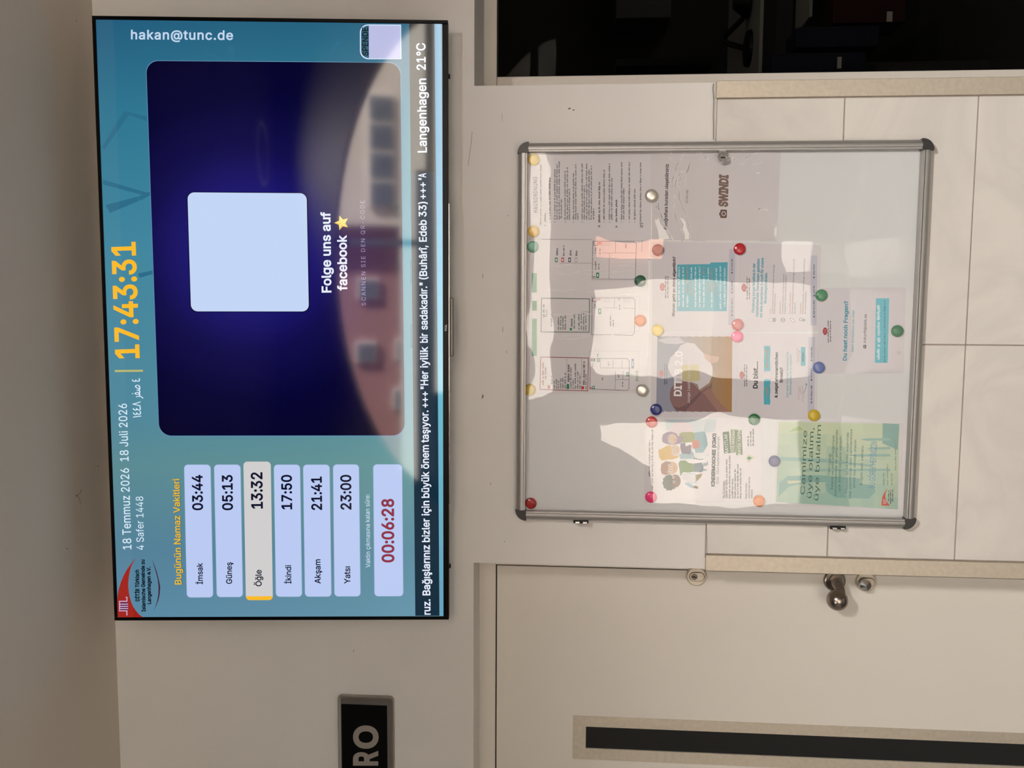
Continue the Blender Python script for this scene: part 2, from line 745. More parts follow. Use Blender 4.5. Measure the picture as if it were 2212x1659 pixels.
# stone tiles below the paint, between two steel corner strips
tiles = B()
xs = (XL + 0.0405, -0.0768, XR - 0.040)
zs = (TILE_Z, 1.092, 0.787, 0.482, 0.177, 0.0)
for a, b in zip(xs, xs[1:]):
    for t, u in zip(zs, zs[1:]):
        box(tiles, a + 0.0013, b - 0.0013, -0.008, -0.001, u + 0.0013, t - 0.0013, 0.0012, 1)
obj('tile_cladding', tiles, M_TILE, wall)
obj('grout_bed', box(B(), XL + 0.03, XR - 0.03, -0.0055, 0.0, 0.0, TILE_Z - 0.001), M_GROUT, wall)
# the plaster's ragged lower edge over the tiles
pr = Print(lambda pts, l: at_many(pts, -0.009))
edge = pbr('grout_shadow', (118, 104, 92), 0.95, spec=0.1, noise=(40, 0.15))
pr.line([(1541.6, 181), (1540, 190), (1541.8, 215), (1540.8, 250), (1541.6, 301)], 1.7, edge)
pr.line([(1526.2, 1134), (1526.8, 1170), (1527, 1193), (1526.8, 1227)], 1.0, edge)
pr.build('tile_edge_joint', wall)

structure('trim_1', box(B(), XL - 0.0015, XL + 0.0385, -0.0105, 0.06, 0.0, TILE_Z - 0.002, 0.001, 1), M_STEEL)
structure('trim_2', box(B(), XR - 0.0385, XR + 0.0015, -0.0105, 0.06, 0.0, TILE_Z + 0.002, 0.001, 1), M_STEEL)

bm = box(B(), -2.6, 3.2, -0.55, 0.3, CEIL_Z, CEIL_Z + 0.12)
ceil = structure('ceiling', bm, M_CEIL)
obj('unseen_dark_ceiling', box(B(), -2.6, 3.2, YB - 0.3, -0.55, CEIL_Z, CEIL_Z + 0.12), pbr('unseen_ceiling_darkening', (64, 60, 56), 0.9, spec=0.1, noise=(4, 0.06)), ceil)  # unseen rear ceiling, darkened so the screen mirrors less of it
crack = pbr('ceiling_crack', (70, 60, 52), 0.9, spec=0.1, noise=(60, 0.2))


def ceil_plane(pts, layer):
    p = np.asarray(pts, float)
    u, v = 1659 - p[:, 1] - 829.5, p[:, 0] - 1106
    d = np.outer(u / FOC, C_R) - np.outer(v / FOC, C_U) + C_F
    t = (CEIL_Z - 0.0006 - CAM[2]) / d[:, 2]
    return CAM + d * t[:, None]


pr = Print(ceil_plane)
pr.ell(165.5, 1071, 1.6, 1.2, crack)
pr.line([(166, 1071), (171, 1067), (174, 1063), (176, 1057)], 0.7, crack)
pr.line([(167, 1072), (171, 1076), (173, 1083), (174, 1090)], 0.6, crack)
pr.ell(145, 1185, 0.9, 1.4, crack).ell(212, 1007, 0.8, 1.2, crack).ell(165, 45, 0.6, 2.0, crack)
c = pr.build('ceiling_crack', ceil)

M_FLOOR = pbr('floor_tile', (88, 86, 83), 0.10, spec=1.0, noise=(3, 0.06))
M_HALL = pbr('hall_paint', (182, 180, 177), 0.9, spec=0.2, noise=(3, 0.03))
for k, (lx_, ly_) in enumerate(LAMPS):
    fx = empty('ceiling_spot', (lx_, ly_, CEIL_Z), ('round recessed ceiling spot over the glazed door side, above the picture', 'round recessed ceiling spot over the white door side, above the picture')[k], 'ceiling light', 'recessed ceiling spots')
    obj('spot_ring', lathe(B(), [(0.152, 0), (0.175, 0), (0.173, -0.003), (0.154, -0.003), (0.152, 0.0)], (lx_, ly_, CEIL_Z), 36, 'z'), M_FRAME, fx)
    ld = bpy.data.lights.new('spot_lamp', 'AREA')
    ld.shape = 'DISK'
    ld.size = 0.30
    ld.energy = LAMP_W if k == 0 else LAMP_W * 0.22
    ld.color = (1.0, 0.965, 0.92)
    ld.spread = math.radians(150 if k == 0 else 140)
    lo = bpy.data.objects.new('spot_lamp', ld)
    COL.objects.link(lo)
    lo.parent = fx
    lo.location = (0, 0, -0.006)
structure('floor', box(B(), -2.6, 3.2, YB, 4.2, -0.10, 0.0), M_FLOOR)
structure('wall_left', box(B(), -2.8, -2.6, YB - 0.3, WT, 0, CEIL_Z), M_HALL)
structure('wall_right', box(B(), 3.2, 3.4, YB - 0.3, WT, 0, CEIL_Z), M_HALL)

# the arched entrance behind the camera
AX, AZ, AA, AB = 0.33, 1.72, 1.62, 0.88


def arch_z(x):
    t = max(0.0, 1 - ((x - AX) / AA) ** 2)
    return AZ + AB * math.sqrt(t)


bm = B()
box(bm, -2.6, AX - AA, YB - 0.25, YB, 0, CEIL_Z)
box(bm, AX + AA, 3.2, YB - 0.25, YB, 0, CEIL_Z)
N = 40
xs_ = [AX - AA * math.cos(math.pi * k / N) for k in range(N + 1)]
for a, b in zip(xs_, xs_[1:]):
    prism(bm, [(a, arch_z(a)), (b, arch_z(b)), (b, CEIL_Z), (a, CEIL_Z)], YB - 0.25, YB)
structure('wall_back', bm, pbr('entrance_paint', (84, 80, 75), 0.9, noise=(3, 0.04)))
M_GREYDOOR = pbr('grey_door_paint', (120, 116, 114), 0.5, noise=(3, 0.03))
scr = empty('entrance_screen', (AX, YB - 0.12, 0), kind='structure')  # some panels and gaps are added only to shape the mirrored bright bands
bm = B()
box(bm, AX - AA, AX + AA, YB - 0.16, YB - 0.08, 1.54, 1.86)
obj('transom', bm, M_GREYDOOR, scr)
obj('upper_rail', box(B(), 0.87, AX + AA, YB - 0.16, YB - 0.08, 1.985, 2.04), M_GREYDOOR, scr)
obj('upper_rail', box(B(), AX - AA, 0.87, YB - 0.16, YB - 0.08, 1.985, 2.10), M_GREYDOOR, scr)
obj('slanted_mask', prism(B(), [(-0.69, 1.56), (-1.29, 1.56), (-1.29, 1.18), (-0.98, 1.18), (-0.80, 1.54)], YB - 0.15, YB - 0.09), M_GREYDOOR, scr)  # added mask, its slant cuts a bright band mirrored in the cover
bm = B()
for x0_, x1_, z0_, z1_ in ((0.45, AX + AA, 0.0, 1.54), (0.15, 0.25, 0.0, 1.54), (0.25, 0.30, 0.40, 1.54), (0.30, 0.42, 0.40, 1.22), (0.42, 0.45, 0.40, 1.54)):
    box(bm, x0_, x1_, YB - 0.15, YB - 0.09, z0_, z1_)
obj('panel', bm, M_GREYDOOR, scr)  # slots left open for bright patches mirrored in the cover
obj('upper_mask', box(B(), AX - AA, -0.53, YB - 0.15, YB - 0.09, 1.86, 1.985), M_GREYDOOR, scr)  # added to block the upper bright band on this side
obj('panel', box(B(), -0.69, -0.40, YB - 0.15, YB - 0.09, 0.0, 1.54), M_GREYDOOR, scr)
obj('mullion', box(B(), 0.40, 0.44, YB - 0.15, YB - 0.09, 2.10, arch_z(0.42)), M_GREYDOOR, scr)

# the street outside, which the glossy fronts mirror
M_PAVE = pbr('sunlit_paving', (128, 124, 119), 0.8, noise=(6, 0.1))
structure('ground', box(B(), -16, 20, -15.5, YB - 0.0, -0.25, -0.05), M_PAVE)
M_CREAM = pbr('cream_render', (240, 226, 212), 0.9, noise=(3, 0.04))
M_BRICK = pbr('red_brick', (176, 128, 120), 0.9, noise=(14, 0.1))
M_WINDOW = pbr('window_glass', (110, 118, 122), 0.15, noise=(3, 0.1))
M_WHITE = pbr('white_window_frame', (235, 232, 228), 0.6, noise=(5, 0.02))
cb = empty('cream_building', (4.3, -14.5, -0.05), 'cream rendered building with a band of windows, mirrored in the screen', 'building')
obj('facade', box(B(), 1.57, 7.0, -15, -14, -0.05, 6.5), M_CREAM, cb)
for k in range(4):
    w = obj('window', box(B(), 1.9 + k * 0.52, 2.38 + k * 0.52, -14.0, -13.96, 2.48, 2.96), M_WHITE, cb)
    obj('pane', box(B(), 1.93 + k * 0.52, 2.35 + k * 0.52, -13.965, -13.95, 2.51, 2.93), M_WINDOW, w)
bb = empty('brick_building', (-5.0, -14.5, -0.05), 'red brick building with white framed windows, mirrored in the screen', 'building')
obj('facade', box(B(), -12, 1.57, -15, -14.2, -0.05, 5.2), M_BRICK, bb)
for x, z in ((0.40, 3.0), (-0.80, 3.05), (-0.75, 2.3), (-1.7, 2.35), (-2.6, 3.0)):
    w = obj('window', box(B(), x - 0.2, x + 0.2, -14.2, -14.16, z - 0.2, z + 0.2), M_WHITE, bb)
    obj('pane', box(B(), x - 0.16, x + 0.16, -14.165, -14.15, z - 0.16, z + 0.16), M_WINDOW, w)
gw = tag(obj('backdrop_wall', box(B(), -7, 9, -9.3, -9.0, -0.05, 2.30), pbr('backdrop_white', (238, 232, 224), 0.9, noise=(2, 0.03))), 'long white wall added across the street to be mirrored in the board cover', 'wall')  # added wall, gives the bands mirrored in the cover their white
obj('terracotta_backdrop', box(B(), 0.58, 0.94, -9.0, -8.98, 0.55, 1.42), pbr('backdrop_terracotta', (232, 160, 134), 0.9, noise=(12, 0.1)), gw)  # added for an orange patch mirrored in the cover
M_LEAFGREEN = pbr('shrub_leaves', (92, 96, 70), 0.9, noise=(9, 0.3))
bm = B()
bmesh.ops.create_icosphere(bm, subdivisions=4, radius=1.0)
rn = random.Random(3)
for v in bm.verts:
    v.co *= 1 + 0.16 * (rn.random() - 0.5)
    v.co = Vector((1.45 + v.co.x * 0.5, -10.2 + v.co.y * 0.5, 1.15 + v.co.z * 1.2))
tag(obj('shrub', bm, M_LEAFGREEN), 'rounded green shrub before the two buildings, mirrored in the screen', 'shrub')

# ================================================================== DOORS
D1 = 0.138
d1 = empty('door_1', (-1.12, D1, 0), kind='structure')
zf = at(1072, 1400, D1).z          # upper edge of the leaf
zf0 = ZL + 0.02
bm = B()
box(bm, -1.62, XL - 0.0, D1, WT - 0.01, zf + 0.002, zf0, 0.002, 1)
box(bm, -0.692, XL + 0.01, D1, WT - 0.01, 0, zf + 0.002, 0.002, 1)
box(bm, -1.63, -1.58, D1, WT - 0.01, 0, zf + 0.002, 0.002, 1)
obj('door_frame', bm, M_FRAME, d1)
obj('rebate_gap', box(B(), -1.60, -0.67, D1 + 0.004, D1 + 0.05, 0.0, zf + 0.004), M_DARK, d1)
LY = D1 + 0.002
LX1 = -0.6945
# the leaf is cut for its long sight slot
o0 = at(1237.4, 1545.3, LY)
o1 = at(1237.4, 1638.6, LY)
i0 = at(1265.4, 1569, LY)
i1 = at(1265.4, 1615.7, LY)
SX0, SX1, SZ1 = o1.x, o0.x, (o0.z + o1.z) / 2
IX0, IX1, IZ1 = i1.x, i0.x, (i0.z + i1.z) / 2
SZ0 = 0.16
IZ0 = SZ0 + (SZ1 - IZ1)
bm = B()
box(bm, IX1, LX1, LY, LY + 0.042, 0.008, zf - 0.0015)
box(bm, -1.585, IX0, LY, LY + 0.042, 0.008, zf - 0.0015)
box(bm, IX0, IX1, LY, LY + 0.042, IZ1, zf - 0.0015)
box(bm, IX0, IX1, LY, LY + 0.042, 0.008, IZ0)
obj('door_leaf', bm, M_LEAF, d1)
bm = B()
t = 0.0016
box(bm, SX0, SX1, LY - t, LY, IZ1, SZ1)
box(bm, SX0, SX1, LY - t, LY, SZ0, IZ0)
box(bm, SX0, IX0, LY - t, LY, IZ0, IZ1)
box(bm, IX1, SX1, LY - t, LY, IZ0, IZ1)
sf = obj('sight_slot_frame', bm, M_STEEL, d1)
M_SLOT = pbr('smoked_glass', (34, 34, 33), 0.12, noise=(5, 0.1))
obj('sight_slot_glass', box(B(), IX0, IX1, LY + 0.014, LY + 0.02, IZ0, IZ1), M_SLOT, d1)


def rosette(center, r, name, mat, parent, h=0.010):
    pf = [(0, 0), (r, 0), (r, -h * 0.45), (r * 0.93, -h * 0.9), (r * 0.86, -h), (0, -h)]
    return obj(name, lathe(B(), pf, center, 40), mat, parent, smooth=False)


def stadium(cx, cz, hw, hh, n=10):
    """An upright oblong with round ends."""
    out = []
    for k in range(n + 1):
        a = math.pi * k / n
        out.append((cx + hw * math.cos(a), cz + hh - hw + hw * math.sin(a)))
    for k in range(n + 1):
        a = math.pi + math.pi * k / n
        out.append((cx + hw * math.cos(a), cz - hh + hw + hw * math.sin(a)))
    return out


# cranked ball knob
kc = at(1802, 1253.5, LY)
ros = rosette(kc, 0.0285, 'knob_rosette', M_DARKSTEEL, d1)
bc = at(1808.6, 1296.5, LY - 0.072)
bm = B()
tube(bm, [kc + Vector((0, -0.008, 0)), kc + Vector((0, -0.028, 0)), kc + Vector((-0.006, -0.044, 0)), kc + Vector((-0.022, -0.058, -0.001)), bc], [0.0165, 0.0155, 0.0125, 0.0115, 0.0105], 24)
kn = obj('door_knob', bm, M_DARKSTEEL, d1, smooth=True)
bm = B()
bmesh.ops.create_uvsphere(bm, u_segments=40, v_segments=24, radius=0.0268)
bmesh.ops.translate(bm, verts=bm.verts, vec=bc)
obj('knob_ball', bm, M_DARKSTEEL, kn, smooth=True)


def lock_rose(c, name):
    root = rosette(c, 0.0268, name, M_STEEL, d1, 0.009)
    z = c.z
    f = c.y - 0.009
    obj('cylinder_gap', prism(B(), stadium(c.x, z - 0.0010, 0.0128, 0.0205), f - 0.0004, f + 0.002), M_DARK, root)
    body = prism(B(), stadium(c.x, z - 0.0010, 0.0112, 0.0188), f - 0.0022, f + 0.002)
    obj('cylinder_body', body, M_STEEL, root)
    return root, f


c = at(1503.6, 1243.5, LY)
root, f = lock_rose(c, 'upper_lock')
pl = c + Vector((0, 0, 0.0062))
obj('lock_plug', lathe(B(), [(0.0086, -0.009 - 0.002), (0.0086, -0.0118), (0, -0.0118)], pl, 28), M_DARKSTEEL, root)
obj('keyhole', prism(B(), [(pl.x - 0.0018, pl.z - 0.0055), (pl.x + 0.0006, pl.z - 0.006), (pl.x + 0.0012, pl.z), (pl.x + 0.0022, pl.z + 0.005), (pl.x - 0.0018, pl.z + 0.0055)], pl.y - 0.0122, pl.y - 0.0116), M_DARK, root)
c = at(1869.5, 1255.5, LY)
root, f = lock_rose(c, 'lower_lock')
tc_ = at(1869.3, 1264.5, LY - 0.034)
bm = B()
box(bm, c.x - 0.005, c.x + 0.005, LY - 0.030, LY - 0.009, c.z + 0.002, c.z + 0.014, 0.002)
lathe(bm, [(0.0, -0.0), (0.0130, -0.002), (0.0155, -0.010), (0.0150, -0.014), (0.0, -0.021)], tc_ + Vector((0, 0.012, 0)), 9)
obj('thumb_turn', bm, M_CHROME, root)

# right: a glazed door in a white frame, a dark office behind it
D2 = 0.227
d2 = empty('door_2', (1.02, D2, 0), kind='structure')
g0 = at(1073, 166, D2)
GX, GZ = g0.x, g0.z
bm = B()
box(bm, XR - 0.01, GX, D2, D2 + 0.06, 0, GZ, 0.002, 2)
box(bm, XR - 0.01, 1.56, D2, D2 + 0.06, GZ, ZL + 0.03, 0.003, 2)
box(bm, 1.46, 1.56, D2, D2 + 0.06, 0, GZ, 0.003, 2)
box(bm, GX, 1.46, D2, D2 + 0.06, 0, 0.06, 0.003, 2)
obj('door_frame', bm, M_FRAME, d2)
bm = B()
gs = 0.0018
box(bm, GX - 0.0005, GX + gs, D2 + 0.004, D2 + 0.03, 0.05, GZ)
box(bm, GX, 1.46, D2 + 0.004, D2 + 0.03, GZ - gs, GZ + 0.0005)
obj('glazing_seal', bm, M_DARK, d2)
M_TINT = clear_pane('tinted_glass', 1.08, (0.55, 0.55, 0.53))
obj('glass_pane', box(B(), GX - 0.003, 1.462, D2 + 0.022, D2 + 0.028, 0.055, GZ + 0.003), M_TINT, d2)

# ================================================================== THE DARK OFFICE
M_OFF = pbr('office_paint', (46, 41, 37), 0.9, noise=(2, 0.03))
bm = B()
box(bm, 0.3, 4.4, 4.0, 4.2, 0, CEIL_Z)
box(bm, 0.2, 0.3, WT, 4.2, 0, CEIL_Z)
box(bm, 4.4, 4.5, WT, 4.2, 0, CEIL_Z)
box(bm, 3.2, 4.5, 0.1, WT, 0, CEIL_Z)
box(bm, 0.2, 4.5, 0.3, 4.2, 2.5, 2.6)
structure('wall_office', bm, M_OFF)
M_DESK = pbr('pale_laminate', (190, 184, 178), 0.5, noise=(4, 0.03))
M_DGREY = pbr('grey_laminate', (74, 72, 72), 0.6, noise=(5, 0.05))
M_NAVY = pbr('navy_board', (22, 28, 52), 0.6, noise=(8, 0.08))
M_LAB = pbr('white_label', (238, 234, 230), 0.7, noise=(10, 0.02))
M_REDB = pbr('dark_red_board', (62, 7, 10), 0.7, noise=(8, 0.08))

YD = 1.6
dz = at(1640.5, 80, YD).z
dz1 = at(1648.5, 80, YD).z
dx = at(1644, 162, YD).x
desk = empty('desk', (1.6, YD + 0.4, 0), 'pale edged office desk in the dark room behind the glass', 'desk')
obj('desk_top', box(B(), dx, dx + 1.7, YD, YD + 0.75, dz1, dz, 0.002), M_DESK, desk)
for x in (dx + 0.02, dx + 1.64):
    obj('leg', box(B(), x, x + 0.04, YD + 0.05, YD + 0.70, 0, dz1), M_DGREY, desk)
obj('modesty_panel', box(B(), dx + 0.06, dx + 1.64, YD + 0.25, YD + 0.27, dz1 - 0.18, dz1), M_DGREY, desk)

YS = 1.45


def storage_box(px0, py0, px1, py1, Y, mat, lab, label_px):
    a, b = at(px0, py1, Y), at(px1, py0, Y)
    r = empty('storage_box', ((a.x + b.x) / 2, Y + 0.15, b.z), lab, 'box', 'boxes under the office desk')
    obj('carton', box(B(), a.x, b.x, Y, Y + 0.18, b.z, a.z, 0.003), mat, r)
    c0, c1 = at(label_px[0], label_px[3], Y), at(label_px[2], label_px[1], Y)
    obj('label_card', box(B(), c0.x, c1.x, Y - 0.002, Y, c1.z, c0.z), M_LAB, r)
    return r


storage_box(1668, 112, 1872, 157, YS, M_NAVY, 'navy box with a white tab low behind the glass, nearest the door frame', (1808, 123, 1818, 148))
storage_box(1720, 55, 1900, 102, YS, M_NAVY, 'plain navy box standing between the tabbed box and the red folder box', (1724, 60, 1725, 61))
storage_box(1800, -40, 1960, 50, YS, M_REDB, 'dark red folder box with a white tab below the office desk', (1915, 25, 1928, 47))
a, b = at(1748, 36, 1.5), at(1758, -60, 1.5)
tag(obj('paper_tray', box(B(), a.x, b.x, 1.5, 1.72, b.z, a.z, 0.001), M_DESK), 'pale flat tray seen end on above the red folder box', 'tray')

YC = 3.70
a, b = at(1329, 43, YC), at(1450, 13, YC)
wc = empty('wall_cabinet', ((a.x + b.x) / 2, YC + 0.15, b.z), 'grey wall cabinet hanging on the far office wall', 'cabinet')
obj('cabinet_body', box(B(), a.x, b.x + 0.5, YC, 4.0, b.z, a.z, 0.004), M_DGREY, wc)
obj('cabinet_door', box(B(), a.x + 0.004, a.x + 0.3, YC - 0.016, YC, b.z + 0.004, a.z - 0.004, 0.002), M_DGREY, wc)
a, b = at(1331, 143, 3.75), at(1540, 124, 3.75)
sh = empty('wall_shelf', ((a.x + b.x) / 2, 3.87, b.z), 'dark upright shelf board on the far office wall by the frame', 'shelf')
obj('shelf_board', box(B(), a.x, b.x, 3.75, 4.0, b.z, a.z, 0.003), M_BLACK, sh)
lp = empty('desk_lamp', at(1640, 110, YD + 0.2), 'black jointed desk lamp standing on the dark office desk', 'lamp')
p = [at(1636, 105, YD + 0.2), at(1578, 96, YD + 0.2), at(1560, 85, YD + 0.2), at(1605, 40, YD + 0.2), at(1615, 5, YD + 0.2)]
bs = Vector((p[0].x, p[0].y, dz))
obj('lamp_base', lathe(B(), [(0, 0), (0.08, 0), (0.075, 0.015), (0, 0.02)], bs, 24, 'z'), M_BLACK, lp)
obj('lamp_arm', tube(B(), [bs + Vector((0, 0, 0.015))] + p[1:4], 0.012, 10), M_BLACK, lp)
obj('lamp_shade', lathe(B(), [(0, 0.06), (0.03, 0.06), (0.07, 0), (0.066, 0), (0.028, 0.055), (0, 0.055)], p[4], 20, 'z'), M_BLACK, lp)

# ================================================================== TELEVISION
TILT = 0.0928586
TV0 = Vector((-0.760696 + 1.4287 / 2, -0.075, 1.71094 + 0.33))     # middle of the lit screen's lower edge
SW, SH = 1.4287, 0.8037
tv = empty('television', TV0, 'large flat television lit with a prayer times display, tilted under the ceiling', 'television')
tv.rotation_euler = (TILT, 0, 0)
T_X, T_N, T_Z = np.array([1, 0, 0.]), np.array([0, math.cos(TILT), math.sin(TILT)]), np.array([0, -math.sin(TILT), math.cos(TILT)])


def tv_plane(pts, layer):
    """Pixels onto the screen, in the television's own frame."""
    p = np.asarray(pts, float)
    u, v = 1659 - p[:, 1] - 829.5, p[:, 0] - 1106
    d = np.outer(u / FOC, C_R) - np.outer(v / FOC, C_U) + C_F
    o = np.array(TV0) - T_N * 0.0
    t = ((o - CAM) @ T_N) / (d @ T_N)
    q = CAM + d * t[:, None] - o
    return np.stack([q @ T_X, np.full(len(q), -0.0003 * layer), q @ T_Z], 1)


def tvp(px, py):
    q = tv_plane([(px, py)], 0)[0]
    return q[0], q[2]


bz, bb_ = 0.0085, 0.0135
bm = B()
box(bm, -SW / 2 - bz, -SW / 2, -0.002, 0.030, -bb_, SH + bz, 0.001, 1)
box(bm, SW / 2, SW / 2 + bz, -0.002, 0.030, -bb_, SH + bz, 0.001, 1)
box(bm, -SW / 2, SW / 2, -0.002, 0.030, SH, SH + bz, 0.001, 1)
box(bm, -SW / 2, SW / 2, -0.002, 0.030, -bb_, 0, 0.001, 1)
bez = obj('bezel', bm, M_BLACKGLOSS, tv, local=True)
obj('back_housing', box(B(), -SW / 2 - 0.004, SW / 2 + 0.004, 0.0015, 0.032, -bb_ + 0.002, SH + 0.004, 0.003, 2), M_BLACK, tv, local=True)
obj('rear_bulge', box(B(), -0.48, 0.48, 0.032, 0.062, 0.03, 0.42, 0.012, 2), M_BLACK, tv, local=True)
for bx0 in (-0.30, 0.26):
    obj('wall_bracket', box(B(), bx0, bx0 + 0.04, 0.03, 0.10, 0.20, 0.62, 0.002, 1), M_BLACK, tv, local=True)
# silver trim and receiver bar under the lower edge
obj('chin_strip', box(B(), -0.43, 0.30, -0.0015, 0.010, -bb_ - 0.0030, -bb_, 0.001, 1), M_CHROME, tv, local=True)
xa, _ = tvp(972, 770)
xb, _ = tvp(972, 643)
obj('receiver_bar', box(B(), xa, xb, 0.0, 0.018, -bb_ - 0.0125, -bb_ - 0.0030, 0.003, 2), pbr('smoked_plastic', (120, 112, 104), 0.15, noise=(10, 0.05)), tv, local=True)
for px_, py_ in ((968, 160), (977, 1226)):
    x_, z_ = tvp(px_, py_)
    obj('bezel_clip', box(B(), x_ - 0.006, x_ + 0.004, 0.012, 0.022, -bb_ - 0.004, -bb_, 0.001, 1), M_BLACK, tv, local=True)
Print(tv_plane, 8).text('TCL', (965.2, 715.6), (965.0, 700.6), 3.9, pbr('silver_print', (205, 203, 200), 0.3, noise=(20, 0.03)), 0.03).build('maker_lettering', bez, True)

screen = obj('screen', box(B(), -SW / 2, SW / 2, 0.0, 0.0014, 0.0, SH), display_background(), tv, local=True)


def S(layer=1):
    return Print(tv_plane, layer)


# faint star lattice behind everything
g1 = glow((62, 128, 152))
g2 = glow((44, 108, 136))
pr = S(1)
for pts in ([(220, 318), (268, 240), (283, 242), (226, 322)], [(268, 240), (318, 252), (318, 262), (283, 250)],
            [(222, 388), (318, 416), (318, 424), (222, 398)], [(228, 443), (300, 424), (300, 434), (238, 460)],
            [(300, 424), (322, 414), (326, 421), (302, 434)], [(298, 591), (330, 584), (330, 592), (302, 600)],
            [(430, 110), (470, 122), (496, 130), (492, 131), (470, 128)], [(494, 100), (506, 100), (506, 132), (494, 132)],
            [(700, 118), (728, 90), (740, 90), (708, 132)]):
    pr.poly(pts, g2)
for y in (420, 560, 700):
    pr.poly([(885.5, y), (889.5, y), (891, y + 52), (886.5, y + 52)], g1)
pr.build('lattice_pattern', screen, True)

# the slide
ctr = tvp(536, 543)
pr = S(2)
NAVY = display_navy(ctr)
rim = glow((96, 140, 176))
slide = [(315, 131), (865.5, 135.2), (875.2, 941.5), (344, 942)]
pr.quad_round([(314.6, 130.2), (866.4, 134.6), (876, 942.4), (343.2, 942.8)], 27, rim, n=10)
pr.quad_round([(316, 131.7), (864.8, 136), (874.4, 940.5), (344.4, 941)], 26.5, NAVY, 1, n=10)
pr.build('slide_panel', screen, True)
pr = S(4)
pr.quad_round([(403.6, 414.2), (664.6, 416.2), (669.4, 674.4), (411.4, 674.2)], 15.5, glow((8, 6, 26)))
pr.quad_round([(405.4, 415.7), (662.6, 417.6), (667.5, 672.8), (413.2, 672.6)], 14.5, glow((196, 214, 246)), 1)
pr.build('white_card', screen, True)
WHITE = glow((232, 238, 255))
pr = S(4)
pr.text('Folge uns auf', (715.3, 632), (713.2, 457.8), 19.4, WHITE, 0.022)
pr.text('facebook', (749.6, 627.5), (748.4, 507.6), 19.4, WHITE, 0.022)
pr.build('slide_heading', screen, True)
pr = S(4)
st = []
for k in range(10):
    a = math.radians(180 + 36 * k)
    r = 16.5 if k % 2 == 0 else 7.6
    st.append((738.5 + r * math.cos(a), 481.5 + r * math.sin(a)))
pr.poly(st, glow((240, 200, 70)))
for k in range(0, 10, 2):
    pr.poly([st[k], st[(k + 1) % 10], (738.5, 481.5)], glow((250, 218, 120)), 1)
pr.build('star_symbol', screen, True)
S(4).text('SCANNEN SIE DEN QR-CODE', (790.6, 659.9), (787.6, 433.4), 9.0, glow((150, 140, 185)), 0.0, spacing=1.25).build('slide_caption', screen, True)

# clock and dates
YEL = glow((250, 186, 42))
pr = S(4)
pr.text('17:43:31', (300.3, 773.5), (291.4, 522.3), 49.0, YEL, 0.020)
pr.build('clock_digits', screen, True)
S(4).poly([(248.4, 799.2), (309.0, 798.6), (309.4, 803.0), (248.6, 803.6)], glow((186, 184, 112))).build('clock_divider', screen, True)
PALE = glow((218, 236, 250))
S(4).text('18 Temmuz 2026  18 Juli 2026', (284.3, 1186.2), (274.2, 871.7), 18.2, PALE, 0.004).build('date_line', screen, True)
S(4).text('4 Safer 1448', (311.2, 1187.4), (309.5, 1072.2), 15.8, PALE, 0.0).build('lunar_date_line', screen, True)
pr = S(4)
pr.text('\u0661\u0664\u0664\u0668', (305.0, 901.5), (303.8, 867), 13.0, PALE, 0.006)
pr.text('\uFEAE\uFED4\uFEBB', (303.6, 861), (302.6, 831), 14.5, PALE, 0.006)
pr.text('\u0664', (302.6, 824.5), (302.4, 817), 13.0, PALE, 0.006)
pr.build('arabic_date_line', screen, True)

# society emblem in the corner
def LG(X, Y):
    return (240 + X / 9.758, 1180 + Y / 9.758)


RED = glow((158, 30, 22))
pr = S(4)
outer = [(540, 225), (460, 320), (350, 470), (280, 590), (215, 740), (165, 900), (140, 1050), (133, 1200), (140, 1505)]
inner = [(690, 1500), (600, 1440), (530, 1360), (470, 1270), (430, 1180), (400, 1080), (378, 960), (366, 830), (372, 700), (390, 560), (420, 450), (460, 350), (540, 225)]
pr.poly([LG(*q) for q in outer + inner[:-1]], RED)
pr.build('emblem_crescent', screen, True)
pr = S(5)
LIL = glow((205, 178, 214))
PUR = glow((92, 22, 66))
pr.poly([LG(*q) for q in ((185, 1175), (355, 1175), (355, 1345), (185, 1345))], PUR)
for q in ([(325, 1070), (340, 1075), (340, 1155), (180, 1155)], [(340, 1445), (340, 1355), (180, 1355)], [(190, 1215), (355, 1215)], [(190, 1262), (355, 1262)], [(190, 1308), (355, 1308)], [(185, 1180), (185, 1325)]):
    pr.line([LG(*w) for w in q], 2.0, LIL, 1)
pr.build('emblem_monogram', screen, True)
BLK = glow((8, 16, 26))
pr = S(4)
pr.text('D\u0130T\u0130B T\u00fcrkisch', (301.5, 1298.4), (300.2, 1230.2), 7.8, BLK, 0.035)
pr.text('Islamische Gemeinde zu', (314.6, 1320.9), (312.4, 1208.2), 7.6, BLK, 0.035)
pr.text('Langenhagen e.V.', (326.6, 1304.5), (325, 1224), 7.6, BLK, 0.035)
pr.build('emblem_lettering', screen, True)
pr = S(4)
thin = [(865, 280), (920, 400), (970, 540), (1010, 700), (1040, 850), (1030, 1000), (1000, 1140), (950, 1260), (885, 1380), (940, 1260), (978, 1140), (1000, 1000), (1004, 850), (988, 700), (955, 560), (912, 420)]
pr.poly([LG(*q) for q in thin], glow((62, 34, 56)))
pr.build('emblem_arc', screen, True)

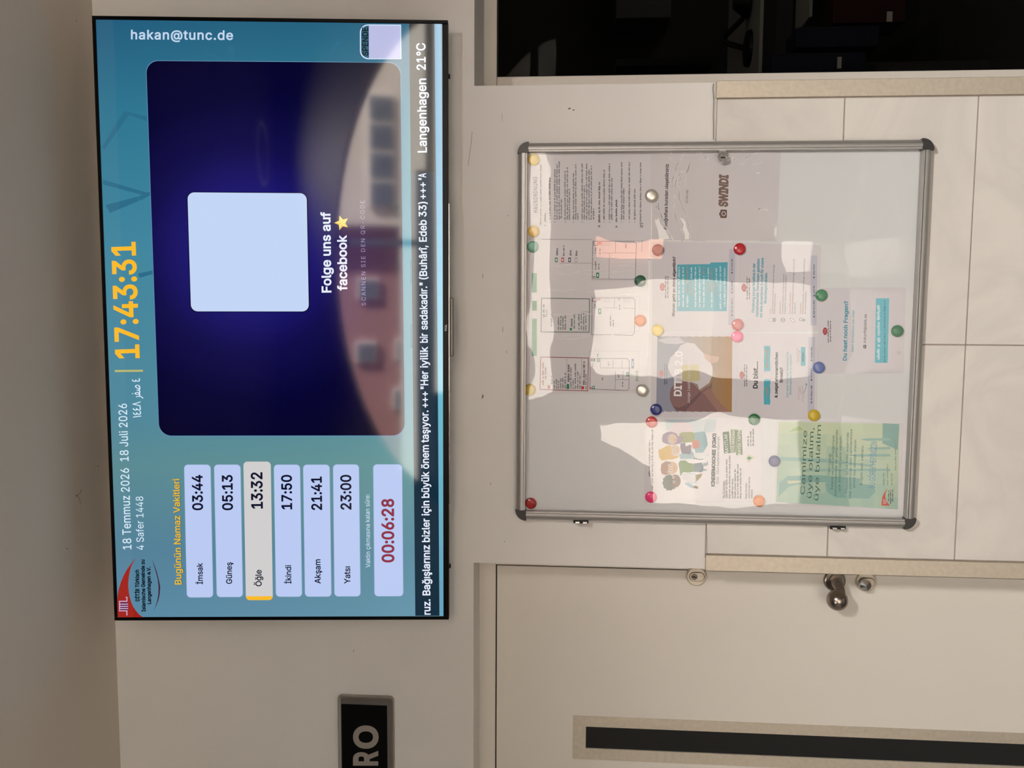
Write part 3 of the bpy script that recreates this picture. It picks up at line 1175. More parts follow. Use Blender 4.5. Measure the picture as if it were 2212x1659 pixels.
# prayer times
pr = S(4)
pr.text('Bug\u00fcn\u00fcn Namaz Vakitleri', (393.2, 1262), (388.6, 1034.2), 13.8, glow((60, 92, 92)), 0.03)
pr.text('Bug\u00fcn\u00fcn Namaz Vakitleri', (392.4, 1262), (387.8, 1034.2), 13.8, glow((236, 186, 54)), 0.014, 1)
pr.build('times_heading', screen, True)
CARD = glow((186, 202, 242))
CREAM_ = glow((208, 206, 206))
DKT = glow((16, 18, 44))
cards = [
    ((398.3, 1003.9), (454.8, 1003.9), (460.4, 1289.8), (404.3, 1290)),
    ((462.9, 1003.9), (519.4, 1003.9), (524.6, 1289), (468.9, 1289.2)),
    ((526.0, 997.0), (585.0, 997.0), (589.6, 1296), (531.4, 1296.2)),
    ((592.0, 1003.9), (648.0, 1003.9), (652.4, 1288.4), (596.6, 1288.4)),
    ((655.2, 1003.9), (711.8, 1003.9), (715.8, 1288.2), (659.3, 1288.2)),
    ((719.8, 1003.4), (775.2, 1003.4), (778.6, 1287.6), (723.0, 1287.8)),
    ((806.5, 1003.2), (868.4, 1003.2), (871.0, 1287.3), (809.4, 1287.5)),
]
soft = glow((128, 162, 184))
for k, q in enumerate(cards):
    pr = S(3)
    if k == 2:
        pr.quad_round(q, 8.5, YEL, n=6)
        pr.quad_round([q[0], q[1], (q[2][0] - .1, 1287.5), (q[3][0], 1287.7)], 8.5, CREAM_, 1, n=6, sharp=(2, 3))
    else:
        c0 = [(q[0][0] - 1, q[0][1] - 1), (q[1][0] + 1, q[1][1] - 1), (q[2][0] + 1, q[2][1] + 1), (q[3][0] - 1, q[3][1] + 1)]
        pr.quad_round(c0, 8.5, soft, n=6)
        pr.quad_round(q, 8, CARD, 1, n=6)
    pr.build('time_card', screen, True)
names = [('\u0130msak', (438.3, 1261.6), (437.9, 1215.2), 12), ('G\u00fcne\u015f', (501.6, 1260.8), (501, 1214), 12.2), ('\u00d6\u011fle', (565.4, 1265.9), (565, 1230.4), 12.7),
         ('\u0130kindi', (629.5, 1260.3), (629, 1220.3), 12), ('Ak\u015fam', (692.8, 1260.3), (692.2, 1207.6), 12.4), ('Yats\u0131', (756.8, 1260.4), (756.4, 1223), 12.6)]
for s, a, b, h in names:
    S(6).text(s, a, b, h, DKT, 0.016).build('prayer_name', screen, True)
times = [('03:44', (438.3, 1101.8), (437.2, 1025.3), 21.5), ('05:13', (502.9, 1101.8), (502, 1025.5), 21.5), ('13:32', (567.4, 1098.3), (566.4, 1019.8), 23.3),
         ('17:50', (630.7, 1100), (630, 1025.3), 21.5), ('21:41', (695.3, 1101.3), (694.6, 1029), 21.5), ('23:00', (758.6, 1100.5), (758, 1025.3), 21.8)]
for s, a, b, h in times:
    S(6).text(s, a, b, h, DKT, 0.022).build('prayer_time', screen, True)
S(4).text('Vaktin \u00e7\u0131kmas\u0131na kalan s\u00fcre:', (799.8, 1225.4), (798.3, 1067.5), 9.6, PALE, -0.002).build('countdown_caption', screen, True)
pr = S(6)
pr.text('00:06:28', (850.9, 1214.6), (850.2, 1077.1), 25, glow((120, 92, 112)), 0.026)
pr.text('00:06:28', (850.6, 1214.2), (849.9, 1077.5), 24.6, glow((146, 40, 62)), 0.012, 1)
pr.build('countdown_digits', screen, True)

# ticker along the bottom
pr = S(2)
pr.poly([(883.9, 46), (938.5, 50), (942.2, 371.6), (887.4, 371.6)], glow((16, 19, 24)))
pr.poly([(887.4, 371.6), (942.2, 371.6), (949.3, 1330), (897.2, 1330)], glow((14, 42, 60)))
pr.build('ticker_band', screen, True)
pr = S(2)
stops = [(938.5, 952.3, 49.6, (74, 150, 190)), (941, 955, 330, (70, 152, 192)), (944.3, 958, 640, (92, 178, 210)), (946.6, 960, 880, (104, 184, 206)), (949.3, 962, 1329.6, (104, 160, 186))]
for a, b in zip(stops, stops[1:]):
    for k in range(6):
        f0, f1 = k / 6, (k + 1) / 6
        q = lambda i, t: a[i] + (b[i] - a[i]) * t
        cmid = tuple(int(a[3][j] + (b[3][j] - a[3][j]) * (f0 + f1) / 2) for j in range(3))
        pr.poly([(q(0, f0), q(2, f0)), (q(1, f0), q(2, f0)), (q(1, f1), q(2, f1)), (q(0, f1), q(2, f1))], glow(cmid))
pr.build('lower_strip', screen, True)
pr = S(4)


def bx(y):
    return 920 + (y - 374) / 956 * 9.6


for s, ya, yb in (('ruz.', 1327.5, 1294), ('Ba\u011f\u0131\u015flar\u0131n\u0131z', 1285.7, 1177.2), ('bizler', 1170.7, 1119.8), ('i\u00e7in', 1113.3, 1081.5), ('b\u00fcy\u00fck', 1075.2, 1018.2),
                  ('\u00f6nem', 1012.4, 961.2), ('ta\u015f\u0131yor.', 955.9, 886.4), ('+++', 880.3, 845.8), ('"Her', 840.5, 801.3), ('iyilik', 794.1, 748.3), ('bir', 740.3, 719.9),
                  ('sadakad\u0131r."', 712.4, 610.3), ('(Buh\u00e2r\u00ee,', 603.6, 530.2), ('Edeb', 522.2, 475), ('33)', 468.4, 435.8), ('+++', 430, 394), ('"A', 388.8, 374.2)):
    pr.text(s, (bx(ya), ya), (bx(yb), yb), 15.8, WHITE, 0.018)
pr.build('ticker_text', screen, True)
pr = S(4)
pr.text('Langenhagen', (921.8, 329.7), (920.2, 169.8), 18.8, WHITE, 0.016)
pr.text('21\u00b0C', (919.4, 151.5), (918.5, 93.2), 18.8, WHITE, 0.016)
pr.build('weather_text', screen, True)
S(4).text('hakan@tunc.de', (283.3, 84.8), (503.6, 86.2), 19.6, glow((196, 216, 240)), 0.016, spacing=1.08).build('contact_line', screen, True)
# donation badge; its code square stays blank
pr = S(3)
pr.quad_round([(777.4, 52.8), (866.6, 53.4), (867.6, 128.4), (777.8, 128.2)], 18, glow((205, 220, 245)), n=8, sharp=(1, 2))
pr.quad_round([(780, 55.4), (864.4, 56), (865.2, 126), (780.4, 125.6)], 16, glow((38, 98, 122)), 1, n=8, sharp=(1, 2))
pr.poly([(796.8, 55.6), (864.4, 56), (865.2, 126), (797.2, 125.6)], glow((186, 188, 226)), 2)
pr.text('SPENDE', (795.6, 121), (795.2, 59.6), 12.4, glow((6, 10, 16)), 0.02, 3)
pr.build('donation_badge', screen, True)

# ================================================================== NOTICE BOARD
BY0, BY1 = -0.0095, -0.036         # back and front of the frame
c_tl, c_tr = at(1113.6, 1122, BY1), at(1117.2, 302.8, BY1)
c_bl, c_br = at(1979.2, 1147.2, BY1), at(2019.6, 301.2, BY1)
X0, X1 = (c_tl.x + c_bl.x) / 2, (c_tr.x + c_br.x) / 2
Z0, Z1 = (c_bl.z + c_br.z) / 2, (c_tl.z + c_tr.z) / 2
FW = 0.0235
CR = 0.030
board = empty('notice_board', ((X0 + X1) / 2, BY0, Z0), 'locked wall notice board with silver frame and clear cover over pinned sheets', 'notice board')


def rail(a, b, horiz, out_lo):
    """One aluminium side: rounded outside, a thin lip inside."""
    D = BY0 - BY1
    sec = [(0.0, 0.0)]
    for k in range(9):
        t_ = math.pi / 2 * k / 8
        sec.append((FW * 0.62 * (1 - math.cos(t_)) if True else 0, D * 0.22 + D * 0.78 * math.sin(t_)))
    sec += [(FW * 0.80, D), (FW * 0.82, D - 0.0035), (FW * 0.86, D - 0.0035), (FW * 0.88, D - 0.001), (FW, D - 0.001), (FW, 0.0)]
    bm = B()
    A_, B_ = [], []
    for w, d in sec:
        if horiz:
            z = (Z0 + w) if out_lo else (Z1 - w)
            A_.append(bm.verts.new((a, BY0 - d, z)))
            B_.append(bm.verts.new((b, BY0 - d, z)))
        else:
            x = (X0 + w) if out_lo else (X1 - w)
            A_.append(bm.verts.new((x, BY0 - d, a)))
            B_.append(bm.verts.new((x, BY0 - d, b)))
    n = len(sec)
    for i in range(n):
        bm.faces.new((A_[i], B_[i], B_[(i + 1) % n], A_[(i + 1) % n]))
    bm.faces.new(A_)
    bm.faces.new(B_[::-1])
    return bm


CC = 0.0265
obj('frame_rail', rail(X0 + CC, X1 - CC, True, True), M_ALU, board)
obj('frame_rail', rail(X0 + CC, X1 - CC, True, False), M_ALU, board)
obj('frame_rail', rail(Z0 + CC, Z1 - CC, False, True), M_ALU, board)
obj('frame_rail', rail(Z0 + CC, Z1 - CC, False, False), M_ALU, board)
for sx, cx in ((1, X0), (-1, X1)):
    for sz, cz in ((1, Z0), (-1, Z1)):
        pts = []
        for k in range(11):
            a = math.pi / 2 * k / 10
            pts.append((cx + sx * (CC - CC * math.cos(a)), cz + sz * (CC - CC * math.sin(a))))
        pts += [(cx + sx * (CC + 0.0005), cz), (cx + sx * (CC + 0.0005), cz + sz * FW), (cx + sx * FW, cz + sz * (CC + 0.0005)), (cx, cz + sz * (CC + 0.0005))]
        bm = prism(B(), pts, BY1 + 0.0003, BY0)
        es = [e for e in bm.edges if all(abs(v.co.y - (BY1 + 0.0003)) < 1e-5 for v in e.verts)]
        bmesh.ops.bevel(bm, geom=es, offset=0.0045, segments=3, affect='EDGES', profile=0.5, clamp_overlap=True)
        obj('corner_cap', bm, M_CORNER, board)
PX0, PX1, PZ0, PZ1 = X0 + FW - 0.002, X1 - FW + 0.002, Z0 + FW - 0.002, Z1 - FW + 0.002
YK = -0.0135                       # face of the enamelled back panel
obj('back_panel', box(B(), PX0, PX1, YK, BY0, PZ0, PZ1), M_BACKSTEEL, board)
M_ACRYL = clear_pane('acrylic_cover', 1.60, (0.97, 0.97, 0.97), 0.0, wave=((2.2, 0.006), (7.0, 0.0008)))
YP = -0.0285
bm = B()
n = 12
vs = [[bm.verts.new((PX0 + (PX1 - PX0) * i / n, YP, PZ0 + (PZ1 - PZ0) * j / n)) for j in range(n + 1)] for i in range(n + 1)]
for i in range(n):
    for j in range(n):
        bm.faces.new((vs[i][j], vs[i + 1][j], vs[i + 1][j + 1], vs[i][j + 1]))
obj('cover_pane', bm, M_ACRYL, board)
# hinges on the left side
for px_, py_ in ((1255, 1127.5), (1809.5, 1141.5)):
    c = at(px_, py_, BY1 + 0.012)
    hg = obj('hinge', box(B(), X0 - 0.006, X0 + 0.003, BY1 + 0.008, BY1 + 0.016, c.z - 0.019, c.z + 0.019, 0.002), M_BLACK, board)
    for dz_ in (-0.010, 0.009):
        obj('hinge_knuckle', tube(B(), [(X0 - 0.004, BY1 + 0.008, c.z + dz_ - 0.005), (X0 - 0.004, BY1 + 0.008, c.z + dz_ + 0.005)], 0.004, 12), M_CHROME, hg)
# cylinder lock through the cover, near the right side
c = at(1560.8, 341.2, YP - 0.004)
lk = obj('cover_lock', lathe(B(), [(0.0, 0.012), (0.0098, 0.012), (0.0098, 0.0), (0.0112, 0.0), (0.0112, -0.004), (0.0098, -0.0065), (0.0085, -0.0065), (0.0082, -0.0050), (0.0, -0.0050)], c, 36), M_CHROME, board)
obj('keyhole', box(B(), c.x - 0.0014, c.x + 0.0014, c.y - 0.0056, c.y - 0.0048, c.z - 0.0048, c.z + 0.0048), M_DARK, lk)
obj('lock_tab', box(B(), c.x + 0.006, PX1, YP - 0.0015, YP + 0.0005, c.z - 0.0082, c.z + 0.0082), M_CHROME, lk)

# ------------------------------------------------------------------ sheets behind the cover
YSH = YK - 0.0006
G_SHEETS = 'sheets on the notice board'


def sheet(name, corners, mat, label, cat, lift=0):
    """corners in the photograph: top left, top right, bottom right, bottom left of the sheet as it hangs."""
    Y = YSH - 0.0007 * lift
    q = at_many(corners, Y)
    c = q.mean(axis=0)
    bm = B()
    a = [bm.verts.new((v[0], Y, v[2])) for v in q]
    b = [bm.verts.new((v[0], Y + 0.0005, v[2])) for v in q]
    bm.faces.new(a)
    bm.faces.new(b[::-1])
    for i in range(4):
        bm.faces.new((a[i], b[i], b[(i + 1) % 4], a[(i + 1) % 4]))
    o = obj(name, bm, mat, loc=tuple(c))
    tag(o, label, cat, G_SHEETS)
    mapper = lambda pts, layer: at_many(pts, Y - 0.00004 * layer)
    return o, (lambda layer=1: Print(mapper, layer))


TXT = ink((74, 70, 74))
TXD = ink((48, 44, 48))
TEAL = ink((86, 176, 192))
TEALT = ink((70, 158, 178))
ORNG = ink((196, 134, 104))
LOGO = ink((176, 52, 60))
BAND = ink((196, 194, 206))
GREY = ink((170, 166, 166))
WHT = ink((236, 236, 238))


def emblem(sh, x, y, parent, w=1.0):
    pr = sh(2)
    pr.ell(x, y, 5.2 * w, 8.6 * w, LOGO)
    for k in range(4):
        pr.line([(x - 2.4, y - 4 + k * 2.6), (x + 2.4, y - 4 + k * 2.6)], 0.7, ink((222, 160, 160)), 1)
    pr.build('round_emblem', parent)


# house rules
o, sh = sheet('rules_sheet', [(1139, 517), (1141, 326), (1407, 326), (1405.5, 516)], M_PAPER, 'house rules sheet of dense print, top right inside the board', 'sheet')
sh().text('HAUSORDNUNG', (1161.5, 459.3), (1160.5, 381.9), 8.7, ink((104, 102, 100)), 0.012, spacing=1.1).build('heading_lettering', o)


def A1(x, y0, y1):
    return (1100 + x / 6.9125, 290 + y0 / 6.9125, 290 + y1 / 6.9125)


rows = [A1(*r) for r in ((480, 1350, 440), (615, 1275, 630), (690, 1275, 510), (722, 1275, 440), (755, 1275, 405), (787, 1255, 945), (842, 1275, 540), (877, 1275, 490), (908, 1275, 815),
                         (970, 1275, 580), (1002, 1275, 440), (1033, 1275, 1175), (1098, 1275, 430), (1130, 1275, 760), (1165, 1275, 430), (1200, 1275, 525), (1235, 1275, 470), (1268, 1275, 1110),
                         (1425, 1275, 525), (1505, 1275, 430), (1540, 1275, 650), (1688, 1275, 415), (1718, 1275, 800), (1802, 1275, 410), (1883, 1275, 810), (1970, 1390, 410), (1996, 1395, 1320))]
rows += [A1(x, 1315, 1298) for x in (615, 690, 842, 970, 1098, 1425, 1505, 1688, 1802, 1883)]
sh().rows(rows, TXT, 2.3, 1.6, 11).build('small_print', o)
sh().rows([A1(*r) for r in ((548, 1310, 1170), (1357, 1315, 710), (1612, 1310, 980), (548, 1368, 1355), (1357, 1385, 1355), (1612, 1390, 1355))], TXD, 2.9, 2.0, 12).build('clause_headings', o)

# escape plan
o, sh = sheet('escape_plan', [(1136.5, 852), (1138.5, 516), (1403, 517.5), (1398, 849)], M_PAPER, 'wide laminated escape plan with three floor plans, top middle of the board', 'sheet')


def A2(x, y):
    return (1100 + x / 6.9125, 500 + y / 6.9125)


def A3(x, y):
    return (1100 + x / 6.9125, 720 + y / 6.9125)


GRN = ink((34, 132, 96))
DGR = ink((52, 92, 74))
RD = ink((150, 62, 58))
RED_ = ink((196, 60, 50))
pr = sh()
pr.rect(1149, 590, 1159.5, 632, ink((120, 176, 140))).rect(1149.5, 650, 1159.5, 671, ink((92, 158, 112))).rect(1149, 688, 1159.5, 769, ink((120, 176, 140)))
pr.build('green_header', o)
pr = sh()
pr.line([A3(470, 355), A3(1183, 368), A3(1172, 860), A3(460, 838)], 1.5, RD, closed=True)
pr.line([A3(858, 375), A3(858, 850)], 0.5, RD).line([A3(1083, 375), A3(1083, 855)], 0.5, RD)
pr.rect(*A3(858, 755), *A3(897, 832), GRN, 1).rect(*A3(1075, 790), *A3(1118, 836), RED_, 1).rect(*A3(572, 775), *A3(612, 828), ink((210, 130, 120)), 1)
r3 = lambda x, a, b: (A3(x, 0)[0], A3(0, a)[1], A3(0, b)[1])
pr.rows([r3(518, 770, 425)], ink((160, 90, 86)), 3.4, 2.3, 21).rows([r3(552, 690, 500)], ink((160, 100, 96)), 2.4, 1.7, 22)
pr.rows([r3(*t) for t in ((645, 760, 625), (680, 825, 700), (715, 825, 680), (745, 825, 700), (778, 825, 665), (810, 825, 640), (845, 825, 590), (930, 830, 490), (963, 830, 675), (997, 830, 435), (1032, 830, 570), (1066, 830, 600), (1155, 835, 610))], TXT, 2.3, 1.7, 23)
pr.rows([r3(900, 725, 465), r3(1128, 770, 420)], TXD, 3.0, 2.1, 24)
pr.build('fire_rules_box', o)
pr = sh()
pr.line([A2(482, 995), A2(1200, 1008), A2(1192, 1505), A2(475, 1500)], 1.5, DGR, closed=True)
pr.rect(*A2(905, 1440), *A2(937, 1478), GRN, 1)
r2 = lambda x, a, b: (A2(x, 0)[0], A2(0, a)[1], A2(0, b)[1])
pr.rows([r2(528, 1280, 1070)], DGR, 3.4, 2.3, 31).rows([r2(568, 1270, 1155), r2(640, 1420, 1225)], DGR, 2.4, 1.7, 32)
pr.rows([r2(*t) for t in ((745, 1470, 1275), (778, 1470, 1260), (812, 1470, 1250), (846, 1470, 1235), (980, 1450, 1230), (1050, 1470, 1230), (1085, 1470, 1395), (1120, 1480, 1215), (1153, 1480, 1390), (1085, 1370, 1225), (1153, 1370, 1225))], DGR, 2.3, 1.7, 33)
pr.rows([r2(945, 1420, 1290)], TXD, 3.0, 2.1, 34)
pr.build('accident_rules_box', o)
pr = sh()
pr.line([A2(490, 120), A2(1230, 122)], 0.6, TXT).line([A2(755, 472), A2(1230, 472)], 0.6, TXT)
for x, c_ in ((702, GRN), (798, RED_), (902, TXD), (997, GREY)):
    pr.rect(*A2(x - 20, 390), *A2(x + 20, 458), c_)
    pr.rect(*A2(x - 9, 405), *A2(x + 9, 443), WHT, 1)
pr.rows([r2(728, 355, 230), r2(826, 365, 205), r2(926, 360, 280), r2(1016, 365, 280)], TXD, 2.8, 2.0, 35)
pr.build('symbol_key', o)


def plan(fn, frame, outline, walls, icons, words, name, seed):
    pr = sh()
    pr.line([fn(*q) for q in frame], 0.45, GREY, closed=True)
    pr.line([fn(*q) for q in outline], 0.9, TXT, closed=True)
    for w in walls:
        pr.line([fn(*q) for q in w], 0.6, TXT)
    for x0, y0, x1, y1, c_ in icons:
        if c_ == 'stairs':
            n_ = 5
            pr.line([fn(x0, y0), fn(x1, y0), fn(x1, y1), fn(x0, y1)], 0.4, GREY, closed=True)
            for k in range(1, n_):
                pr.line([fn(x0 + (x1 - x0) * k / n_, y0), fn(x0 + (x1 - x0) * k / n_, y1)], 0.35, GREY)
            pr.line([fn(x0, (y0 + y1) / 2), fn(x1, (y0 + y1) / 2)], 0.35, GREY)
        elif c_ == 'bay':
            pr.line([fn(x0, y0), fn(x0, y1), fn(x1, y1), fn(x1, y0)], 1.1, ink((130, 70, 64)))
        else:
            pr.rect(*fn(x0, y0), *fn(x1, y1), c_, 1)
            pr.rect(*fn(x0 + (x1 - x0) * .3, y0 + (y1 - y0) * .25), *fn(x0 + (x1 - x0) * .7, y0 + (y1 - y0) * .75), WHT, 2)
    pr.rows([(fn(x, 0)[0], fn(0, a)[1], fn(0, b)[1]) for x, a, b in words], TXT, 2.0, 1.6, seed)
    pr.build(name, o)


plan(A2, [(1240, 125), (2085, 135), (2080, 735), (1232, 735)], [(1250, 145), (1862, 150), (1897, 185), (1885, 690), (1850, 715), (1242, 710)],
     [[(1255, 320), (1322, 320)], [(1392, 320), (1892, 320)], [(1588, 150), (1585, 320)], [(1495, 325), (1490, 712)], [(1245, 490), (1300, 490)], [(1985, 140), (1980, 300)]],
     [(1262, 152, 1318, 208, 'bay'), (1336, 155, 1378, 195, RED_), (1398, 155, 1505, 212, 'stairs'), (1298, 615, 1342, 695, GRN), (1252, 668, 1284, 690, TXD)],
     [(1300, 300, 232), (1362, 345, 250), (1750, 250, 185), (1298, 580, 430), (1345, 575, 475)], 'top_floor_plan', 41)
plan(A2, [(1225, 965), (1950, 975), (1945, 1490), (1222, 1560)], [(1240, 990), (1845, 992), (1880, 1030), (1868, 1515), (1838, 1550), (1230, 1538)],
     [[(1240, 1140), (1312, 1140)], [(1402, 1140), (1612, 1142)], [(1700, 1145), (1872, 1150)], [(1572, 992), (1568, 1140)]],
     [(1245, 1000, 1305, 1048, 'bay'), (1318, 990, 1360, 1028, RED_), (1390, 1000, 1502, 1050, 'stairs'), (1702, 1000, 1815, 1055, 'stairs'), (1622, 994, 1656, 1030, ink((206, 150, 140))), (1330, 1150, 1372, 1232, GRN)],
     [(1286, 1125, 1065), (1655, 1170, 1080), (1520, 1420, 1240), (1562, 1420, 1320)], 'middle_floor_plan', 42)
plan(A3, [(1198, 265), (1938, 270), (1930, 855), (1195, 852)], [(1215, 375), (1762, 378), (1795, 410), (1788, 825), (1760, 852), (1205, 832)],
     [[(1362, 378), (1360, 515)], [(1362, 515), (1800, 520)], [(1588, 565), (1580, 838)], [(1588, 690), (1790, 695)], [(1700, 565), (1698, 690)], [(1552, 400), (1550, 515)], [(1682, 400), (1680, 515)]],
     [(1225, 382, 1280, 418, TXD), (1312, 370, 1350, 425, GRN), (1205, 800, 1237, 832, RED_), (1244, 785, 1278, 832, GRN), (1750, 582, 1784, 642, GRN), (1825, 380, 1862, 525, ink((120, 152, 188)))],
     [(1250, 500, 440), (1330, 352, 290), (1400, 700, 650), (1490, 480, 420), (1700, 800, 720), (1640, 660, 610)], 'ground_floor_plan', 43)
sh().text('Eingang', A3(1922, 712), A3(1915, 560), 5.0, ink((44, 140, 70)), 0.01).build('entrance_word', o)

# photo link sheet in its clear sleeve; the code itself is left out
o, sh = sheet('photo_sheet', [(1407.5, 521), (1406.5, 327.5), (1686, 327), (1677.5, 521)], pbr('creased_sleeve', (214, 208, 210), 0.5, spec=0.4, coat=1.0, coat_rough=0.03, noise=(6, 0.012), bump=(5.5, 0.8, 0.016)),
              'sheet in a creased clear sleeve beside the board lock', 'sheet', 1)
sh().text('Foto\u011fraflara buradan ula\u015fabilirsiniz', (1440.8, 495.5), (1444.4, 354.4), 6.8, TXD, 0.022).build('heading_lettering', o)
sh().text('SCAN ME', (1485.4, 439.5), (1487, 411), 4.4, ink((70, 66, 66)), 0.0, slant=0.25).build('scan_lettering', o)
BR = ink((112, 88, 78))
pr = sh(2)
pr.quad_round([(1556, 452.5), (1570.5, 452.8), (1570, 471), (1555.5, 471)], 2.6, BR)
pr.ell(1563.2, 461.6, 4.6, 5.0, ink((222, 216, 214)), 1).ell(1563.2, 461.6, 3.2, 3.6, BR, 2)
pr.rect(1553.6, 459, 1556.2, 465.5, BR)
pr.text('SWINDI', (1571.0, 447.5), (1572.4, 378), 17.5, ink((128, 104, 94)), 0.05, slant=0.06)
pr.build('camera_logo', o)

for n_ in MATS['creased_sleeve'].node_tree.nodes:
    if n_.type == 'TEX_NOISE' and n_.inputs['Scale'].default_value == 5.5:
        n_.noise_type = 'RIDGED_MULTIFRACTAL'
        n_.inputs['Detail'].default_value = 1.0
        n_.inputs['Distortion'].default_value = 0.8
FILM_GLINT = pbr('crease_highlight', (250, 247, 245), 0.4, noise=(30, 0.02))  # glints along the film's creases, painted as fixed white


def B1(x, y):
    return (1380 + x / 6.9125, 290 + y / 6.9125)


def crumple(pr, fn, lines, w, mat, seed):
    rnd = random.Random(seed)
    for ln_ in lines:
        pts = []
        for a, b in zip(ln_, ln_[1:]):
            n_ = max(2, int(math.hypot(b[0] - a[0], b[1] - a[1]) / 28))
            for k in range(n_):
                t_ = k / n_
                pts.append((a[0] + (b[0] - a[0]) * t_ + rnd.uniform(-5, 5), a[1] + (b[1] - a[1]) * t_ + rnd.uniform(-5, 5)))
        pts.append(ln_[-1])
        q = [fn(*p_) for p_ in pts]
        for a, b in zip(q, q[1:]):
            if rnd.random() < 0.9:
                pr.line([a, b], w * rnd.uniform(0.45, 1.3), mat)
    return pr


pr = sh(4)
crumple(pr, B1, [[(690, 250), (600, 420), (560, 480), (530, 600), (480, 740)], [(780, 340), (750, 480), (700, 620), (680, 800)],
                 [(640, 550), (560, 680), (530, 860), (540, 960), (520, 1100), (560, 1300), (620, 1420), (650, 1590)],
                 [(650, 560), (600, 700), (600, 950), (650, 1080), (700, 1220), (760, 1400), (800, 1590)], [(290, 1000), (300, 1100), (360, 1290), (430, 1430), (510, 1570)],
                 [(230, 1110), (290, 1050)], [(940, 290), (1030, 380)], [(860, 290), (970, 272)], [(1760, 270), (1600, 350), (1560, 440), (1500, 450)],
                 [(1700, 450), (1850, 420)], [(1330, 330), (1450, 370), (1330, 390)], [(1760, 580), (1840, 575)], [(1750, 1110), (1920, 1130)], [(480, 280), (465, 380)]], 1.9, FILM_GLINT, 8)
pr.poly([B1(*q) for q in ((240, 1260), (265, 1290), (290, 1240), (320, 1330), (370, 1400), (400, 1440), (460, 1560), (300, 1575), (285, 1440), (250, 1340))], FILM_GLINT)
pr.poly([B1(*q) for q in ((610, 1240), (660, 1260), (700, 1310), (705, 1380), (750, 1480), (750, 1570), (690, 1570), (690, 1500), (655, 1420), (672, 1350))], FILM_GLINT)
pr.line([B1(190, 1040), B1(188, 1588), B1(820, 1592)], 1.3, FILM_GLINT)
pr.line([B1(180, 262), B1(700, 258)], 0.7, FILM_GLINT).line([B1(1000, 1592), B1(1800, 1595)], 0.7, FILM_GLINT)
pr.build('crease_highlights', o)
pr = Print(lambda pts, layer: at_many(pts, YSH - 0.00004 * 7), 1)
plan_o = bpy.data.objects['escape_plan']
FILM_GLINT2 = pbr('film_highlight', (236, 232, 226), 0.4, noise=(30, 0.02))  # paler glints on the crinkled laminate, highlights put into the colour
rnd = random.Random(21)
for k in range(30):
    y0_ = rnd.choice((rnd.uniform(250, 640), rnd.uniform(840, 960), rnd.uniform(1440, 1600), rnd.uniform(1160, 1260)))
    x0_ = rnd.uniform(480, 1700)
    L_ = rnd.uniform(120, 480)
    crumple(pr, A2, [[(x0_, y0_), (min(2070, x0_ + L_ * 0.5), y0_ + rnd.uniform(-25, 25)), (min(2080, x0_ + L_), y0_ + rnd.uniform(-30, 20))]], 0.9, FILM_GLINT2, k)
pr.line([(1402.6, 520), (1402.2, 560), (1401.6, 640), (1400.4, 720), (1398.8, 770)], 1.8, FILM_GLINT)
pr.build('crease_highlights', plan_o)
# five square flyers
SQ = 'flyers'


def B2(x, y):
    return (1380 + x / 6.9125, 510 + y / 6.9125)


def footer(sh, x0, x1, ya, yb, parent, seed):
    pr = sh()
    pr.poly([(x0 + 0.6, yb), (x1 + 0.6, yb), (x1 - 1.2, ya), (x0 - 1.2, ya)], BAND)
    xm = (x0 + x1) / 2 + 1.2
    w = ya - yb
    for f0, f1 in ((0.16, 0.36), (0.46, 0.58), (0.72, 0.88)):
        pr.rows([(xm, ya - w * f0, ya - w * f1)], TXT, 2.0, 1.5, seed, 1)
        pr.ell(xm - 1, ya - w * f0 + 5, 1.8, 2.0, ink((104, 100, 108)), 1)
        seed += 1
    pr.build('footer_band', parent)


o, sh = sheet('flyer', [(1408.5, 717.5), (1409.5, 523), (1593.5, 525), (1592, 718)], M_PAPER_FLAT, 'square flyer with a teal text block headed Worum geht es denn eigentlich', 'flyer', 0)
sh().text('Worum geht es denn eigentlich?', B2(535, 1205), B2(547, 308), 5.6, TXD, 0.032).build('heading_lettering', o)
pr = sh()
pr.poly([B2(566, 1122), B2(572, 425), B2(1060, 418), B2(1075, 395), B2(1327, 390), B2(1312, 1122)], ink((88, 174, 192)))
rr = lambda x, a, b: (B2(x, 0)[0], B2(0, a)[1], B2(0, b)[1])
pr.rows([rr(*t) for t in ((610, 1050, 455), (672, 1055, 450), (795, 640, 460), (855, 1060, 455), (918, 1060, 450), (980, 1060, 590), (1045, 660, 455), (1098, 1060, 830), (1168, 690, 480), (1228, 1090, 440), (1292, 1050, 460), (735, 1060, 870))], ink((214, 232, 236)), 2.6, 1.8, 51, 1)
pr.rows([rr(*t) for t in ((735, 850, 440), (795, 880, 660), (1045, 850, 680), (1098, 815, 470), (1168, 880, 700), (980, 570, 450))], ink((190, 158, 120)), 2.6, 1.8, 52, 1)
pr.build('teal_text_block', o)
emblem(sh, 1430.8, 620, o)
sh().rows([rr(408, 930, 590), rr(440, 920, 595)], TXD, 2.0, 1.5, 53).build('society_name_print', o)
footer(sh, 1574.6, 1587.6, 702, 538, o, 54)

